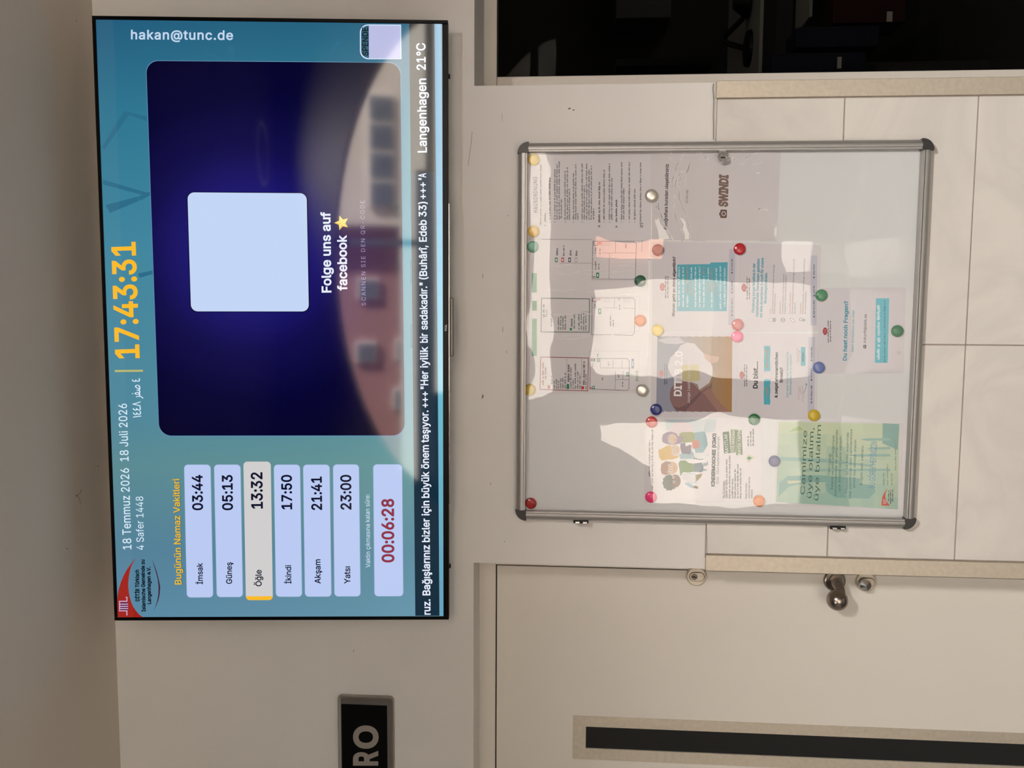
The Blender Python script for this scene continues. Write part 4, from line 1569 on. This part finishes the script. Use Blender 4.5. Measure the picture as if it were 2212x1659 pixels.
o, sh = sheet('flyer', [(1593.5, 718), (1595, 524.5), (1774, 530), (1769, 716)], M_PAPER_FLAT, 'square flyer with four icons and a teal heading, lower right of the teal block flyer', 'flyer', 0)
pr = sh()
for s, p0, p1 in (('F\u00f6rderung junger Muslime in der', B2(1725, 1140), B2(1738, 405)), ('Gemeindearbeit: Gemeinsam gestalten', B2(1782, 1205), B2(1803, 335)),
                  ('wir eine dynamische Zukunft f\u00fcr unsere', B2(1842, 1218), B2(1863, 325)), ('Moscheegemeinden.', B2(1905, 1005), B2(1918, 540))):
    pr.text(s, p0, p1, 5.4, TEALT, 0.03)
pr.build('heading_lettering', o)
emblem(sh, 1607.2, 621.4, o)
sh().rows([rr(1625, 945, 605), rr(1657, 940, 610)], TXD, 2.0, 1.5, 55).build('society_name_print', o)


def D2_(x, y):
    return (1520 + x / 7.542, 500 + y / 7.542)


pr = sh()
for s, x, b in (('Jung:', 1096, 1255), ('Dynamisch:', 1256, 1130), ('Zukunftsorientiert:', 1418, 985), ('Innovativ:', 1590, 1155)):
    pr.text(s, D2_(x, 1345), D2_(x + (1345 - b) * .02, b), 3.6, ORNG, 0.008)
for s, x, b in (('Junge Muslime im Dienst: Gemeinsam f\u00fcr lebendige', 1132, 540), ('Moscheegemeinden', 1164, 1015), ('Gemeinsam werden wir eine dynamische,', 1296, 685), ('engagierte Gemeinschaft gestalten.', 1334, 700),
                ('F\u00fcr eine nachhaltige Entwicklung junger Leute mit Bl', 1456, 450), ('die Zukunft.', 1496, 1155), ('Kreative Workshops, moderne Wege, Veranstaltungen', 1625, 440), ('f\u00fcr unsere Gemeinden', 1664, 985)):
    pr.text(s, D2_(x, 1345), D2_(x + (1345 - b) * .03, b), 3.2, TXT, 0.0)
pr.build('body_lettering', o)
pr = sh()
for k, x in enumerate((1115, 1290, 1447, 1602)):
    if k == 0:
        pr.ell(*D2_(1095, 1440), 4, 4, GREY).ell(*D2_(1150, 1440), 4, 5.2, GREY).ell(*D2_(1095, 1440), 2.8, 2.8, WHT, 1)
    elif k == 1:
        pr.ell(*D2_(1290, 1442), 5.2, 5.2, GREY).ell(*D2_(1290, 1442), 2.2, 4.8, ink((200, 196, 196)), 1)
    elif k == 2:
        pr.ell(*D2_(1447, 1445), 3, 7, GREY, rot=-50).ell(*D2_(1447, 1445), 1.6, 5.4, WHT, 1, rot=-50)
    else:
        pr.ell(*D2_(1582, 1435), 3.6, 3.8, GREY).ell(*D2_(1630, 1445), 3.8, 3.2, GREY).ell(*D2_(1582, 1435), 1.8, 2, WHT, 1)
pr.build('icon_column', o)
footer(sh, 1751.5, 1765, 703, 552, o, 58)

o, sh = sheet('flyer', [(1405.5, 902), (1408.3, 718.5), (1592, 719), (1590.5, 903)], M_PAPER_FLAT, 'square flyer with a dimmed printed photograph of a veiled woman in profile', 'flyer', 0)


def B3(x, y):
    return (1380 + x / 6.9125, 700 + y / 6.9125)


pr = sh()
# the printed photograph: evening sky, a veiled woman in profile, a man in white behind
nx = 10
for k in range(nx):
    t0, t1 = k / nx, (k + 1) / nx
    c0, c1 = np.array((150, 152, 168)), np.array((176, 128, 74))
    w = min(1, max(0, (t0 - 0.2) / 0.8))
    cc = tuple(int(v) for v in (c0 * (1 - w) + c1 * w))
    xa = [258 + (1388 - 258) * t for t in (t0, t1)]
    xb = [277 + (1396 - 277) * t for t in (t0, t1)]
    pr.poly([B3(xb[0], 182), B3(xb[1], 190), B3(xa[1], 1316), B3(xa[0], 1300)], ink(cc))
W1, W2 = ink((214, 208, 212)), ink((198, 194, 204))
pr.poly([B3(*q) for q in ((430, 640), (470, 500), (560, 420), (620, 320), (720, 275), (830, 290), (900, 370), (960, 430), (1060, 560), (1100, 640), (1100, 760), (1050, 880), (930, 960), (900, 980), (880, 900), (800, 870), (640, 850), (560, 860), (480, 760))], W1, 1)
pr.poly([B3(*q) for q in ((640, 610), (900, 600), (915, 840), (790, 860), (640, 845))], ink((206, 196, 150)), 2)
pr.poly([B3(*q) for q in ((960, 430), (1050, 470), (1200, 490), (1180, 560), (1080, 590), (990, 520))], ink((206, 170, 150)), 2)
pr.poly([B3(*q) for q in ((280, 240), (420, 200), (600, 200), (690, 280), (560, 300), (380, 290))], W2, 1)
VE, VE2, VE3 = ink((140, 106, 104)), ink((120, 90, 92)), ink((160, 122, 112))
pr.poly([B3(*q) for q in ((460, 1040), (480, 960), (530, 890), (610, 855), (690, 855), (790, 880), (830, 910), (870, 950), (900, 985), (925, 1000), (1000, 950), (1060, 920), (1085, 880), (1100, 860), (1080, 980), (1130, 1080), (1220, 1190), (1350, 1312), (700, 1305), (560, 1300), (500, 1220), (465, 1130))], VE, 3)
pr.poly([B3(*q) for q in ((510, 1230), (600, 1250), (720, 1200), (820, 1100), (920, 1010), (940, 1030), (850, 1140), (730, 1260), (690, 1302), (570, 1300))], VE2, 4)
pr.poly([B3(*q) for q in ((960, 1020), (1060, 950), (1085, 1000), (1120, 1080), (1210, 1190), (1340, 1310), (1180, 1308), (1080, 1180))], VE3, 4)
pr.build('printed_photograph', o)
pr = sh(7)
pr.text('DITIB 2.0', B3(633, 1078), B3(652, 405), 15.4, ink((240, 236, 238)), 0.03)
pr.text('Junge Leute Gemeinsam', B3(762, 1180), B3(768, 520), 5.8, ink((226, 220, 224)), 0.006, spacing=1.15)
pr.build('heading_lettering', o)
pr = sh(6)
pr.ell(*B3(333, 740), 4.6, 8.2, LOGO)
pr.rows([(B3(392, 0)[0], B3(0, 905)[1], B3(0, 590)[1]), (B3(424, 0)[0], B3(0, 895)[1], B3(0, 600)[1])], ink((70, 70, 84)), 2.0, 1.5, 61, 1)
pr.build('round_emblem', o)


def D4(x, y):
    return (1560 + x / 8.296, 720 + y / 8.296)


o, sh = sheet('flyer', [(1590.8, 903), (1592.3, 719), (1768, 721), (1764.5, 906)], M_PAPER_FLAT, 'square flyer with two teal brush bars headed Du bist', 'flyer', 0)
pr = sh()
pr.text('Du bist....', D4(632, 990), D4(637, 505), 9.2, TXD, 0.034)
pr.text('& zeigst ehrenamtlichen', D4(990, 1155), D4(998, 340), 5.8, TXD, 0.034)
pr.text('Einsatz?', D4(1082, 880), D4(1085, 610), 5.8, TXD, 0.034)
pr.build('heading_lettering', o)
pr = sh()


def brush(x0, y0, x1, y1, c_):
    rnd = random.Random(int(x0 * 7 + y0))
    pts = [D4(x0 + rnd.uniform(-4, 4), y0 + (y1 - y0) * k / 8) for k in range(9)] + [D4(x0 + (x1 - x0) * k / 5, y1 + rnd.uniform(-9, 9)) for k in range(1, 5)]
    pts += [D4(x1 + rnd.uniform(-4, 4), y1 - (y1 - y0) * k / 8) for k in range(9)] + [D4(x1 - (x1 - x0) * k / 5, y0 + rnd.uniform(-9, 9)) for k in range(1, 5)]
    pr.poly(pts, c_)


brush(750, 225, 861, 680, TEAL)
pr.rows([(D4(826, 0)[0], D4(0, 620)[1], D4(0, 270)[1])], ink((176, 140, 112)), 3.4, 2.6, 62, 1)
pr.build('brush_bar', o)
pr = sh()
brush(746, 822, 860, 1276, TEAL)
pr.rows([(D4(826, 0)[0], D4(0, 1120)[1], D4(0, 970)[1])], ink((176, 140, 112)), 3.4, 2.6, 63, 1)
pr.build('brush_bar', o)
pr = sh()
brush(1412, 246, 1492, 580, TEAL)
pr.rows([(D4(1460, 0)[0], D4(0, 510)[1], D4(0, 315)[1])], TXD, 2.6, 2.0, 64, 1)
pr.build('brush_bar', o)
pr = sh()
pr.text('Dann werde Teil unserer Gemeinschaft! Die', D4(1184, 1152), D4(1190, 335), 4.6, TEALT, 0.006, slant=0.2)
pr.text('Bewerbungsphase hat nun begonnen!', D4(1240, 1100), D4(1246, 385), 4.6, TEALT, 0.006, slant=0.2)
pr.build('teal_lettering', o)
pr = sh()
SCR = ink((190, 164, 146))
for x, a, b in ((1380, 1200, 940), (1410, 1100, 960), (1450, 1230, 930), (1350, 520, 250), (1385, 520, 290)):
    y = a
    prev = None
    rnd = random.Random(x)
    while y > b:
        q = D4(x + rnd.uniform(-22, 14), y)
        if prev:
            pr.line([prev, q], 0.7, SCR)
        prev = q
        y -= 11
pr.build('handwritten_note', o)
pr = sh()
pr.line([D4(1460, 1070), D4(1490, 1010), D4(1510, 940), D4(1508, 905)], 1.0, TEALT)
pr.line([D4(1488, 930), D4(1506, 895), D4(1524, 925)], 1.0, TEALT)
pr.build('drawn_arrow', o)
emblem(sh, *D4(352, 752), o, 0.95)
sh().rows([(D4(412, 0)[0], D4(0, 955)[1], D4(0, 555)[1]), (D4(448, 0)[0], D4(0, 945)[1], D4(0, 560)[1])], TXD, 2.0, 1.5, 65).build('society_name_print', o)
footer(sh, 1745.6, 1760, 890, 728, o, 66)


def C2(x, y):
    return (1660 + x / 5.821, 560 + y / 5.821)


o, sh = sheet('flyer', [(1767, 807), (1769.5, 622), (1956.5, 620.5), (1952, 806)], M_PAPER_FLAT, 'square flyer asking Du hast noch Fragen, lowest of the flyers', 'flyer', 1)
pr = sh()
pr.text('Du hast noch Fragen?', C2(983, 1275), C2(1000, 525), 8.0, TEALT, 0.03)
pr.text('Dann kontaktiere uns unter', C2(1070, 1162), C2(1081, 640), 4.9, TEALT, 0.01)
pr.build('heading_lettering', o)
pr = sh()
pr.text('zukunft@ditib.de', C2(1224, 1055), C2(1237, 690), 5.6, ink((96, 92, 92)), 0.008)
pr.quad_round([C2(1193, 1075), C2(1229, 1075), C2(1228, 1122), C2(1192, 1122)], 1.2, ink((104, 100, 100)))
pr.line([C2(1200, 1080), C2(1214, 1098), C2(1200, 1117)], 0.7, WHT, 1)
pr.build('address_lettering', o)
pr = sh()
pr.poly([C2(1338, 1303), C2(1352, 492), C2(1519, 490), C2(1500, 1303)], ink((108, 192, 208)))
cr_ = lambda x, a, b: (C2(x, 0)[0], C2(0, a)[1], C2(0, b)[1])
pr.rows([cr_(1398, 1260, 560)], ink((226, 240, 242)), 4.2, 3.0, 71, 1)
pr.rows([cr_(1470, 1295, 520)], ink((70, 120, 132)), 2.4, 1.8, 72, 1)
pr.build('teal_bar', o)
emblem(sh, *C2(712, 905), o, 0.95)
sh().rows([cr_(758, 1050, 765), cr_(785, 1040, 765)], TXD, 2.0, 1.5, 73).build('society_name_print', o)
sh().ell(*C2(1640, 1175), 5, 4, ink((206, 202, 204))).build('small_mark', o)

# children's class flyer
def K(x, y):
    return (1380 + x / 6.9125, 900 + y / 6.9125)


o, sh = sheet('class_flyer', [(1391, 1086), (1394, 905), (1648, 903), (1645.5, 1085)], M_PAPER, 'tall flyer with four drawn children, lower left of the board', 'flyer', 1)
pr = sh()
pr.text('KINDERMOSCHEE (KIMO)', K(1130, 1045), K(1152, 250), 7.0, ink((40, 54, 50)), 0.05)
pr.text('2025- 2026 kay\u0131tlar\u0131m\u0131z ba\u015flam\u0131\u015ft\u0131r', K(1192, 1005), K(1203, 293), 4.8, ink((66, 76, 74)), 0.01)
pr.build('heading_lettering', o)
pr = sh()
for q, c_ in (([(1270, 550), (1252, 230), (1347, 220), (1370, 545)], (74, 106, 62)), ([(1372, 540), (1375, 192), (1464, 194), (1445, 536)], (116, 132, 82)), ([(1452, 575), (1462, 202), (1535, 200), (1550, 568)], (112, 132, 84))):
    pr.poly([K(*w) for w in q], ink(c_))
pr.text('KAYITLAR', K(1336, 540), K(1322, 262), 7.0, WHT, 0.006, 1)
pr.text('DOLMADAN', K(1420, 530), K(1434, 205), 6.0, WHT, 0.006, 1)
pr.text('KAYDI YAPIN', K(1522, 566), K(1520, 208), 6.6, WHT, 0.006, 1)
pr.build('green_tags', o)
pr = sh()
pr.text('B\u0130LG\u0130LEND\u0130RME:', K(1283, 1215), K(1287, 955), 4.0, TXD, 0.016)
pr.line([K(1291, 1215), K(1295, 955)], 0.6, TXD)
kr = lambda x, a, b: (K(x, 0)[0], K(0, a)[1], K(0, b)[1])
pr.rows([kr(*t) for t in ((1322, 1215, 620), (1366, 1220, 580), (1408, 1220, 925), (1447, 1220, 785), (1488, 1220, 710), (1530, 1220, 755), (1640, 440, 285), (1680, 440, 200), (1718, 440, 160), (170, 895, 345), (212, 1100, 180))], TXD, 2.5, 1.7, 81)
pr.text('Kay\u0131t formlar\u0131', K(1612, 1225), K(1616, 990), 3.9, TXD, 0.014)
pr.text('camimizden temin', K(1656, 1222), K(1662, 900), 3.9, TXD, 0.014)
pr.text('edilebilir', K(1697, 1222), K(1700, 1085), 3.9, TXD, 0.014)
pr.build('body_lettering', o)
pr = sh()
pr.poly([K(1590, 620), K(1640, 560), K(1690, 585), K(1740, 610), K(1690, 640), K(1640, 690)], ink((214, 208, 180)))
pr.poly([K(1612, 620), K(1645, 592), K(1690, 618), K(1645, 650)], ink((60, 140, 120)), 1)
pr.build('small_crest', o)
pr = sh()
SKY_ = ink((196, 208, 214))
pr.poly([K(*q) for q in ((400, 40), (1160, 40), (1140, 220), (900, 260), (400, 200))], SKY_)
pr.ell(*K(640, 200), 26, 18, ink((216, 200, 206)), 1)
SK1, SK2, SK3, SK4 = ink((206, 170, 140)), ink((212, 180, 146)), ink((208, 166, 128)), ink((118, 76, 58))
LN = ink((66, 58, 56))
# girl with a mauve headscarf, holding a book
pr.poly([K(*q) for q in ((820, 240), (980, 220), (1010, 290), (1030, 420), (960, 540), (850, 540), (800, 400))], ink((110, 160, 172)), 1)
pr.poly([K(*q) for q in ((600, 250), (660, 230), (800, 230), (830, 250), (830, 310), (800, 380), (650, 390), (620, 330))], ink((132, 142, 58)), 2)
pr.poly([K(*q) for q in ((345, 330), (360, 270), (420, 232), (490, 225), (560, 250), (590, 290), (620, 280), (662, 300), (660, 370), (620, 400), (540, 415), (460, 418), (400, 405), (355, 380))], ink((140, 112, 146)), 3)
pr.ell(*K(500, 335), 10, 11, SK1, 4)
for q in ((465, 305), (478, 380)):
    pr.ell(*K(*q), 2.4, 3, WHT, 5).ell(*K(*q), 1.3, 1.7, LN, 6)
pr.line([K(535, 325), K(545, 345), K(537, 362)], 0.7, ink((150, 90, 84)), 5)
pr.poly([K(*q) for q in ((620, 400), (690, 390), (790, 430), (770, 560), (640, 550), (620, 470))], ink((92, 72, 104)), 4)
pr.poly([K(*q) for q in ((690, 390), (740, 385), (750, 430), (700, 445))], WHT, 5)
pr.poly([K(*q) for q in ((790, 360), (880, 345), (910, 400), (890, 470), (800, 480))], ink((196, 98, 76)), 3)
# girl with yellow hair
pr.poly([K(*q) for q in ((600, 570), (780, 490), (830, 560), (960, 540), (1040, 570), (1000, 620), (860, 640), (780, 630), (620, 635))], ink((142, 178, 190)), 3)
pr.ell(*K(910, 585), 17, 7, ink((214, 218, 220)), 4).line([K(800, 560), K(830, 620), K(900, 640), K(960, 635)], 1.4, LN, 5)
pr.ell(*K(530, 500), 12, 11.5, SK2, 3)
pr.poly([K(*q) for q in ((290, 500), (380, 460), (420, 430), (470, 430), (480, 480), (470, 540), (520, 590), (590, 580), (590, 610), (500, 640), (420, 640), (340, 660), (300, 600))], ink((214, 172, 60)), 4)
for q in ((515, 465), (525, 535)):
    pr.ell(*K(*q), 2.4, 3, WHT, 5).ell(*K(*q), 1.3, 1.7, LN, 6)
pr.line([K(565, 478), K(575, 500), K(566, 518)], 0.7, ink((150, 90, 84)), 5)
# boy with brown hair and a green jumper
pr.poly([K(*q) for q in ((820, 700), (940, 685), (965, 740), (960, 810), (940, 830), (820, 825))], ink((84, 110, 128)), 2)
pr.poly([K(*q) for q in ((590, 700), (620, 655), (700, 655), (740, 690), (810, 700), (835, 770), (815, 825), (740, 835), (660, 830), (620, 890), (605, 780))], ink((92, 134, 58)), 3)
pr.ell(*K(495, 765), 12.5, 13.5, SK3, 3)
pr.poly([K(*q) for q in ((325, 790), (335, 710), (400, 665), (470, 675), (490, 690), (430, 720), (440, 780), (420, 830), (470, 860), (380, 870), (340, 850))], ink((150, 98, 62)), 4)
for q in ((480, 725), (480, 808)):
    pr.ell(*K(*q), 2.6, 3.2, WHT, 5).ell(*K(*q), 1.4, 1.8, LN, 6)
pr.line([K(530, 750), K(540, 770), K(530, 790)], 0.7, ink((150, 90, 84)), 5)
pr.poly([K(*q) for q in ((958, 690), (1010, 690), (1030, 660), (1035, 720), (990, 740), (960, 740))], ink((140, 160, 172)), 2)
pr.poly([K(*q) for q in ((955, 770), (1000, 785), (1025, 800), (1000, 810), (960, 812))], ink((140, 160, 172)), 2)
# boy with dark curls, waving
pr.poly([K(*q) for q in ((850, 870), (950, 845), (930, 900), (860, 970))], ink((150, 126, 56)), 2)
pr.poly([K(*q) for q in ((640, 880), (740, 850), (840, 860), (850, 980), (740, 980), (660, 960))], ink((226, 222, 226)), 3)
pr.poly([K(*q) for q in ((690, 985), (740, 980), (820, 1030), (815, 1070), (770, 1060), (690, 1010))], ink((150, 190, 206)), 4)
pr.line([K(660, 870), K(740, 850), K(845, 860), K(852, 980), K(745, 982)], 1.4, ink((150, 190, 206)), 4)
pr.poly([K(*q) for q in ((815, 1040), (850, 1030), (885, 1045), (880, 1080), (850, 1070), (815, 1065))], SK4, 4)
pr.ell(*K(545, 960), 11.5, 14, SK4, 3)
hp = []
for k in range(26):
    a = 2 * math.pi * k / 26
    r = 1 + 0.08 * math.sin(k * 2.6)
    hp.append(K(455 + 100 * r * math.cos(a), 985 + 118 * r * math.sin(a)))
pr.poly(hp, ink((58, 74, 52)), 2)
pr.poly([K(*q) for q in ((470, 910), (490, 880), (500, 905), (480, 980), (500, 1040), (545, 1060), (530, 1085), (470, 1060))], ink((58, 74, 52)), 4)
for q in ((515, 905), (525, 975)):
    pr.ell(*K(*q), 2.4, 3, WHT, 5).ell(*K(*q), 1.3, 1.7, LN, 6)
pr.line([K(585, 925), K(597, 945), K(588, 965)], 0.7, ink((70, 40, 36)), 5)
pr.build('children_drawing', o)

# membership poster
def C3(x, y):
    return (1660 + x / 5.529, 860 + y / 5.529)


o, sh = sheet('membership_poster', [(1674, 1092), (1678, 907.5), (1952, 914), (1942.5, 1099)], M_PAPER, 'laminated green membership poster in the lower left corner of the board', 'poster', 2)
pr = sh()
nx, ny = 10, 7
rnd = random.Random(5)
for i in range(nx):
    for j in range(ny):
        fx0, fx1, fy0, fy1 = i / nx, (i + 1) / nx, j / ny, (j + 1) / ny

        def bl(fx, fy):
            a = np.array(C3(120, 280)) * (1 - fy) + np.array(C3(92, 1242)) * fy
            b = np.array(C3(1566, 308)) * (1 - fy) + np.array(C3(1545, 1330)) * fy
            return tuple(a * (1 - fx) + b * fx)
        w = min(1, max(0, 0.15 + 0.85 * fy1 * (1 - 0.5 * abs(fx1 - 0.55)) + rnd.uniform(-.12, .12)))
        cc = tuple(int(v) for v in (np.array((212, 218, 180)) * (1 - w) + np.array((158, 192, 176)) * w))
        pr.poly([bl(fx0, fy0), bl(fx1, fy0), bl(fx1, fy1), bl(fx0, fy1)], ink(cc))
T1, T2, T3 = ink((150, 186, 176)), ink((134, 176, 166)), ink((200, 206, 170))
pr.poly([C3(*q) for q in ((130, 1010), (230, 930), (600, 920), (1100, 960), (1090, 1020), (500, 1000), (240, 1060), (120, 1180))], T2, 1)
pr.poly([C3(*q) for q in ((140, 700), (700, 730), (1250, 800), (1240, 820), (700, 770), (140, 745))], T1, 2)
pr.poly([C3(*q) for q in ((680, 1020), (760, 980), (1250, 1040), (1280, 1120), (1200, 1200), (800, 1190), (700, 1120))], T2, 2)
pr.poly([C3(*q) for q in ((220, 985), (380, 985), (395, 1005), (240, 1025))], T3, 4)
pr.poly([C3(*q) for q in ((240, 410), (300, 360), (370, 335), (420, 380), (330, 390))], ink((176, 200, 140)), 1)
for y, l in ((495, 1090), (600, 1170), (685, 960), (860, 370)):
    pr.poly([C3(l, y), C3(l + 90, y - 14), C3(1450, y - 18), C3(1460, y + 12), C3(l + 90, y + 14)], T1, 3)
pr.poly([C3(*q) for q in ((1365, 300), (1562, 310), (1545, 620), (1360, 540))], T2, 2)
pr.build('green_artwork', o)
DG = ink((72, 104, 84))
pr = sh(8)
pr.text('Camimize', C3(432, 1152), C3(462, 388), 9.6, DG, 0.0)
pr.text('\u00fcye olal\u0131m,', C3(513, 1195), C3(542, 355), 9.6, DG, 0.0)
pr.text('\u00fcye bulal\u0131m', C3(595, 1222), C3(628, 322), 9.6, DG, 0.0)
pr.build('heading_lettering', o)
pr = sh(8)
for s, x, a, b in (('Cami \u00fcyeli\u011fi', 735, 922, 665), ('\u0130slami ve milli kimli\u011fimizin', 775, 1092, 448), ('korunmas\u0131nda ve geli\u015fmesinde', 815, 1162, 378), ('\u00e7ok \u00f6nemli bir yere sahiptir.', 862, 1112, 440),
                   ('Hayat\u0131n iyi ve k\u00f6t\u00fc anlar\u0131nda', 945, 1132, 415), ('hep yan\u0131m\u0131zda olan camilerimize', 988, 1198, 370), ('\u015fimdi biz destek olal\u0131m', 1036, 1072, 500), ('Bug\u00fcn tam zaman\u0131.', 1122, 1040, 560)):
    pr.text(s, C3(x - 4, a), C3(x + 14, b), 4.9, DG, 0.002)
pr.build('body_lettering', o)
sh(8).text('BU G\u00d6REV HEP\u0130M\u0130Z\u0130N', C3(1270, 1076), C3(1296, 522), 13.0, ink((96, 150, 180)), 0.0).build('blue_lettering', o)
pr = sh(8)
pr.poly([C3(*q) for q in ((1425, 1068), (1390, 1120), (1360, 1180), (1350, 1240), (1350, 1284), (1450, 1284), (1415, 1240), (1395, 1180), (1400, 1130))], ink((198, 78, 60)))
for k in range(4):
    pr.line([C3(1368, 1210 + k * 16), C3(1408, 1214 + k * 16)], 0.7, WHT, 1)
p3 = lambda x, a, b: (C3(x, 0)[0], C3(0, a)[1], C3(0, b)[1])
pr.rows([p3(1442, 1230, 1100), p3(1466, 1262, 1090), p3(1490, 1240, 1090)], ink((60, 66, 62)), 2.2, 1.6, 91)
pr.rows([p3(1384, 1040, 890), p3(1430, 1040, 780), p3(1480, 1040, 900), p3(1525, 860, 500)], ink((126, 156, 138)), 2.4, 1.7, 92)
pr.build('society_emblem', o)

# ------------------------------------------------------------------ magnets
MR = 0.0142


def magnet_mesh(r, h):
    bm = B()
    pf = [(0, 0), (r, 0), (r, -h * 0.30), (r * 0.97, -h * 0.52), (r * 0.86, -h * 0.76), (r * 0.62, -h * 0.93), (r * 0.30, -h * 0.99), (0, -h)]
    lathe(bm, pf, (0, 0, 0), 36)
    return bm


def mag_mat(name, rgb):
    return pbr(name, rgb, 0.22, spec=0.5, noise=(25, 0.03))


MAGS = [
    (1153, 345, (232, 196, 40), 'yellow round magnet in the top right corner of the house rules'),
    (1153, 500, (230, 184, 40), 'yellow round magnet at the top left of the house rules'),
    (1151, 533, (96, 170, 140), 'pale green round magnet at the top right of the escape plan'),
    (1145.5, 842, (206, 176, 40), 'yellow round magnet at the top left of the escape plan'),
    (1383, 607, (0, 84, 58), 'dark green round magnet at the lower right of the escape plan'),
    (1383, 692.5, (238, 130, 56), 'orange round magnet below the middle floor plan'),
    (1421, 540, (110, 60, 72), 'mauve round magnet at the top right of the teal block flyer'),
    (1420.5, 713.5, (240, 206, 60), 'yellow round magnet between the teal block flyer and the photograph of the veiled woman'),
    (1417, 884.5, (20, 40, 126), 'dark blue round magnet at the top left of the photograph of the veiled woman'),
    (1597.5, 538, (190, 20, 30), 'bright red round magnet between the flyers below the clear sleeve'),
    (1593, 701.5, (206, 84, 84), 'rose round magnet just right of the pink one'),
    (1592.5, 727, (250, 96, 150), 'pink round magnet touching the rose one, above the Du bist flyer'),
    (1407.5, 911.5, (214, 70, 66), 'coral red round magnet at the top right of the children flyer'),
    (1406, 1073.5, (240, 60, 124), 'hot pink round magnet at the top left of the children flyer'),
    (1147, 1087, (172, 18, 22), 'dark red round magnet alone in the empty top left corner'),
    (1629, 906, (28, 112, 58), 'green round magnet at the lower right of the children flyer'),
    (1639.5, 1082, (232, 130, 44), 'orange round magnet at the lower left of the children flyer'),
    (1673, 996, (40, 50, 122), 'navy round magnet at the top of the membership poster'),
    (1774, 638, (72, 142, 96), 'green round magnet at the top right of the lowest flyer'),
    (1768.5, 794, (96, 116, 176), 'lavender blue round magnet at the top left of the lowest flyer'),
    (1938, 715, (48, 122, 84), 'green round magnet at the foot of the lowest flyer'),
    (1758, 897, (206, 176, 32), 'mustard yellow round magnet between the Du bist flyer and the poster'),
]
YM = YSH - 0.0022
base = None
for k, (px_, py_, rgb, lab) in enumerate(MAGS):
    m = mag_mat('magnet_%d_%d_%d' % rgb, rgb)
    if base is None:
        base = obj('magnet', magnet_mesh(MR, 0.0075), m, local=True)
        o = base
    else:
        o = base.copy()
        COL.objects.link(o)
    o.location = at(px_, py_, YM)
    o.material_slots[0].link = 'OBJECT'
    o.material_slots[0].material = m
    tag(o, lab, 'magnet', 'round magnets on the notice board')
SIL = [(1407, 423, 'silver domed magnet at the foot of the house rules'), (1387, 843, 'silver domed magnet at the lower left of the escape plan')]
base = None
for px_, py_, lab in SIL:
    if base is None:
        base = obj('silver_magnet', magnet_mesh(0.0156, 0.0095), pbr('polished_nickel', (228, 220, 208), 0.34, metal=0.8, noise=(12, 0.03)), local=True, smooth=True)
        o = base
    else:
        o = base.copy()
        COL.objects.link(o)
    o.location = at(px_, py_, YM)
    tag(o, lab, 'magnet', 'silver magnets on the notice board')

# ================================================================== DOOR SIGN
sy = -0.012
q0, q1 = at(727.7, 1503.8, sy), at(850.0, 1506.5, sy)
sx1 = (q0.x + q1.x) / 2
sz1, sz0 = q0.z, q1.z
lx = at(789, 1808, sy).x
sign = empty('door_sign', ((sx1 + lx) / 2, 0, sz0), 'black office sign lettered in silver inside a rounded silver frame', 'sign')
M_SIGNFRAME = pbr('sign_aluminium', (170, 164, 158), 0.32, metal=0.85, noise=(30, 0.03))
bm = B()
outl = rounded(lx, sx1, sz0, sz1, 0.012)
inn = rounded(lx + 0.0085, sx1 - 0.0085, sz0 + 0.0085, sz1 - 0.0085, 0.006)
rings = []
for pts, y in ((outl, 0.0), (outl, sy * 0.55), ([((p[0] * 5 + q[0]) / 6, (p[1] * 5 + q[1]) / 6) for p, q in zip(outl, inn)], sy), ([((p[0] + q[0]) / 2, (p[1] + q[1]) / 2) for p, q in zip(outl, inn)], sy * 0.86), (inn, sy * 0.70), (inn, -0.002)):
    rings.append([bm.verts.new((p[0], y, p[1])) for p in pts])
for a, b in zip(rings, rings[1:]):
    n = len(a)
    for i in range(n):
        bm.faces.new((a[i], b[i], b[(i + 1) % n], a[(i + 1) % n]))
obj('sign_frame', bm, M_SIGNFRAME, sign)
ib0, ib1 = at(737.2, 1521, sy * 0.6), at(836, 1524, sy * 0.6)
obj('silver_backing', prism(B(), inn, sy * 0.55, 0.0), M_SIGNFRAME, sign)
obj('black_plate', box(B(), lx + 0.02, (ib0.x + ib1.x) / 2, sy * 0.62, sy * 0.5, ib1.z, ib0.z), pbr('matt_black', (5, 5, 6), 0.7, spec=0.1, noise=(40, 0.1)), sign)
pr = Print(lambda pts, l: at_many(pts, sy * 0.64))
LET = pbr('silver_lettering', (150, 142, 134), 0.5, noise=(30, 0.03))
pr.text('R', (813.8, 1654.0), (813.8, 1621.8), 48.0, LET, 0.035)
pr.text('O', (814.0, 1617.5), (814.0, 1567.0), 47.6, LET, 0.035)
pr.text('B\u00dc', (813.8, 1744), (813.8, 1664), 48.0, LET, 0.035)
pr.build('sign_lettering', sign)
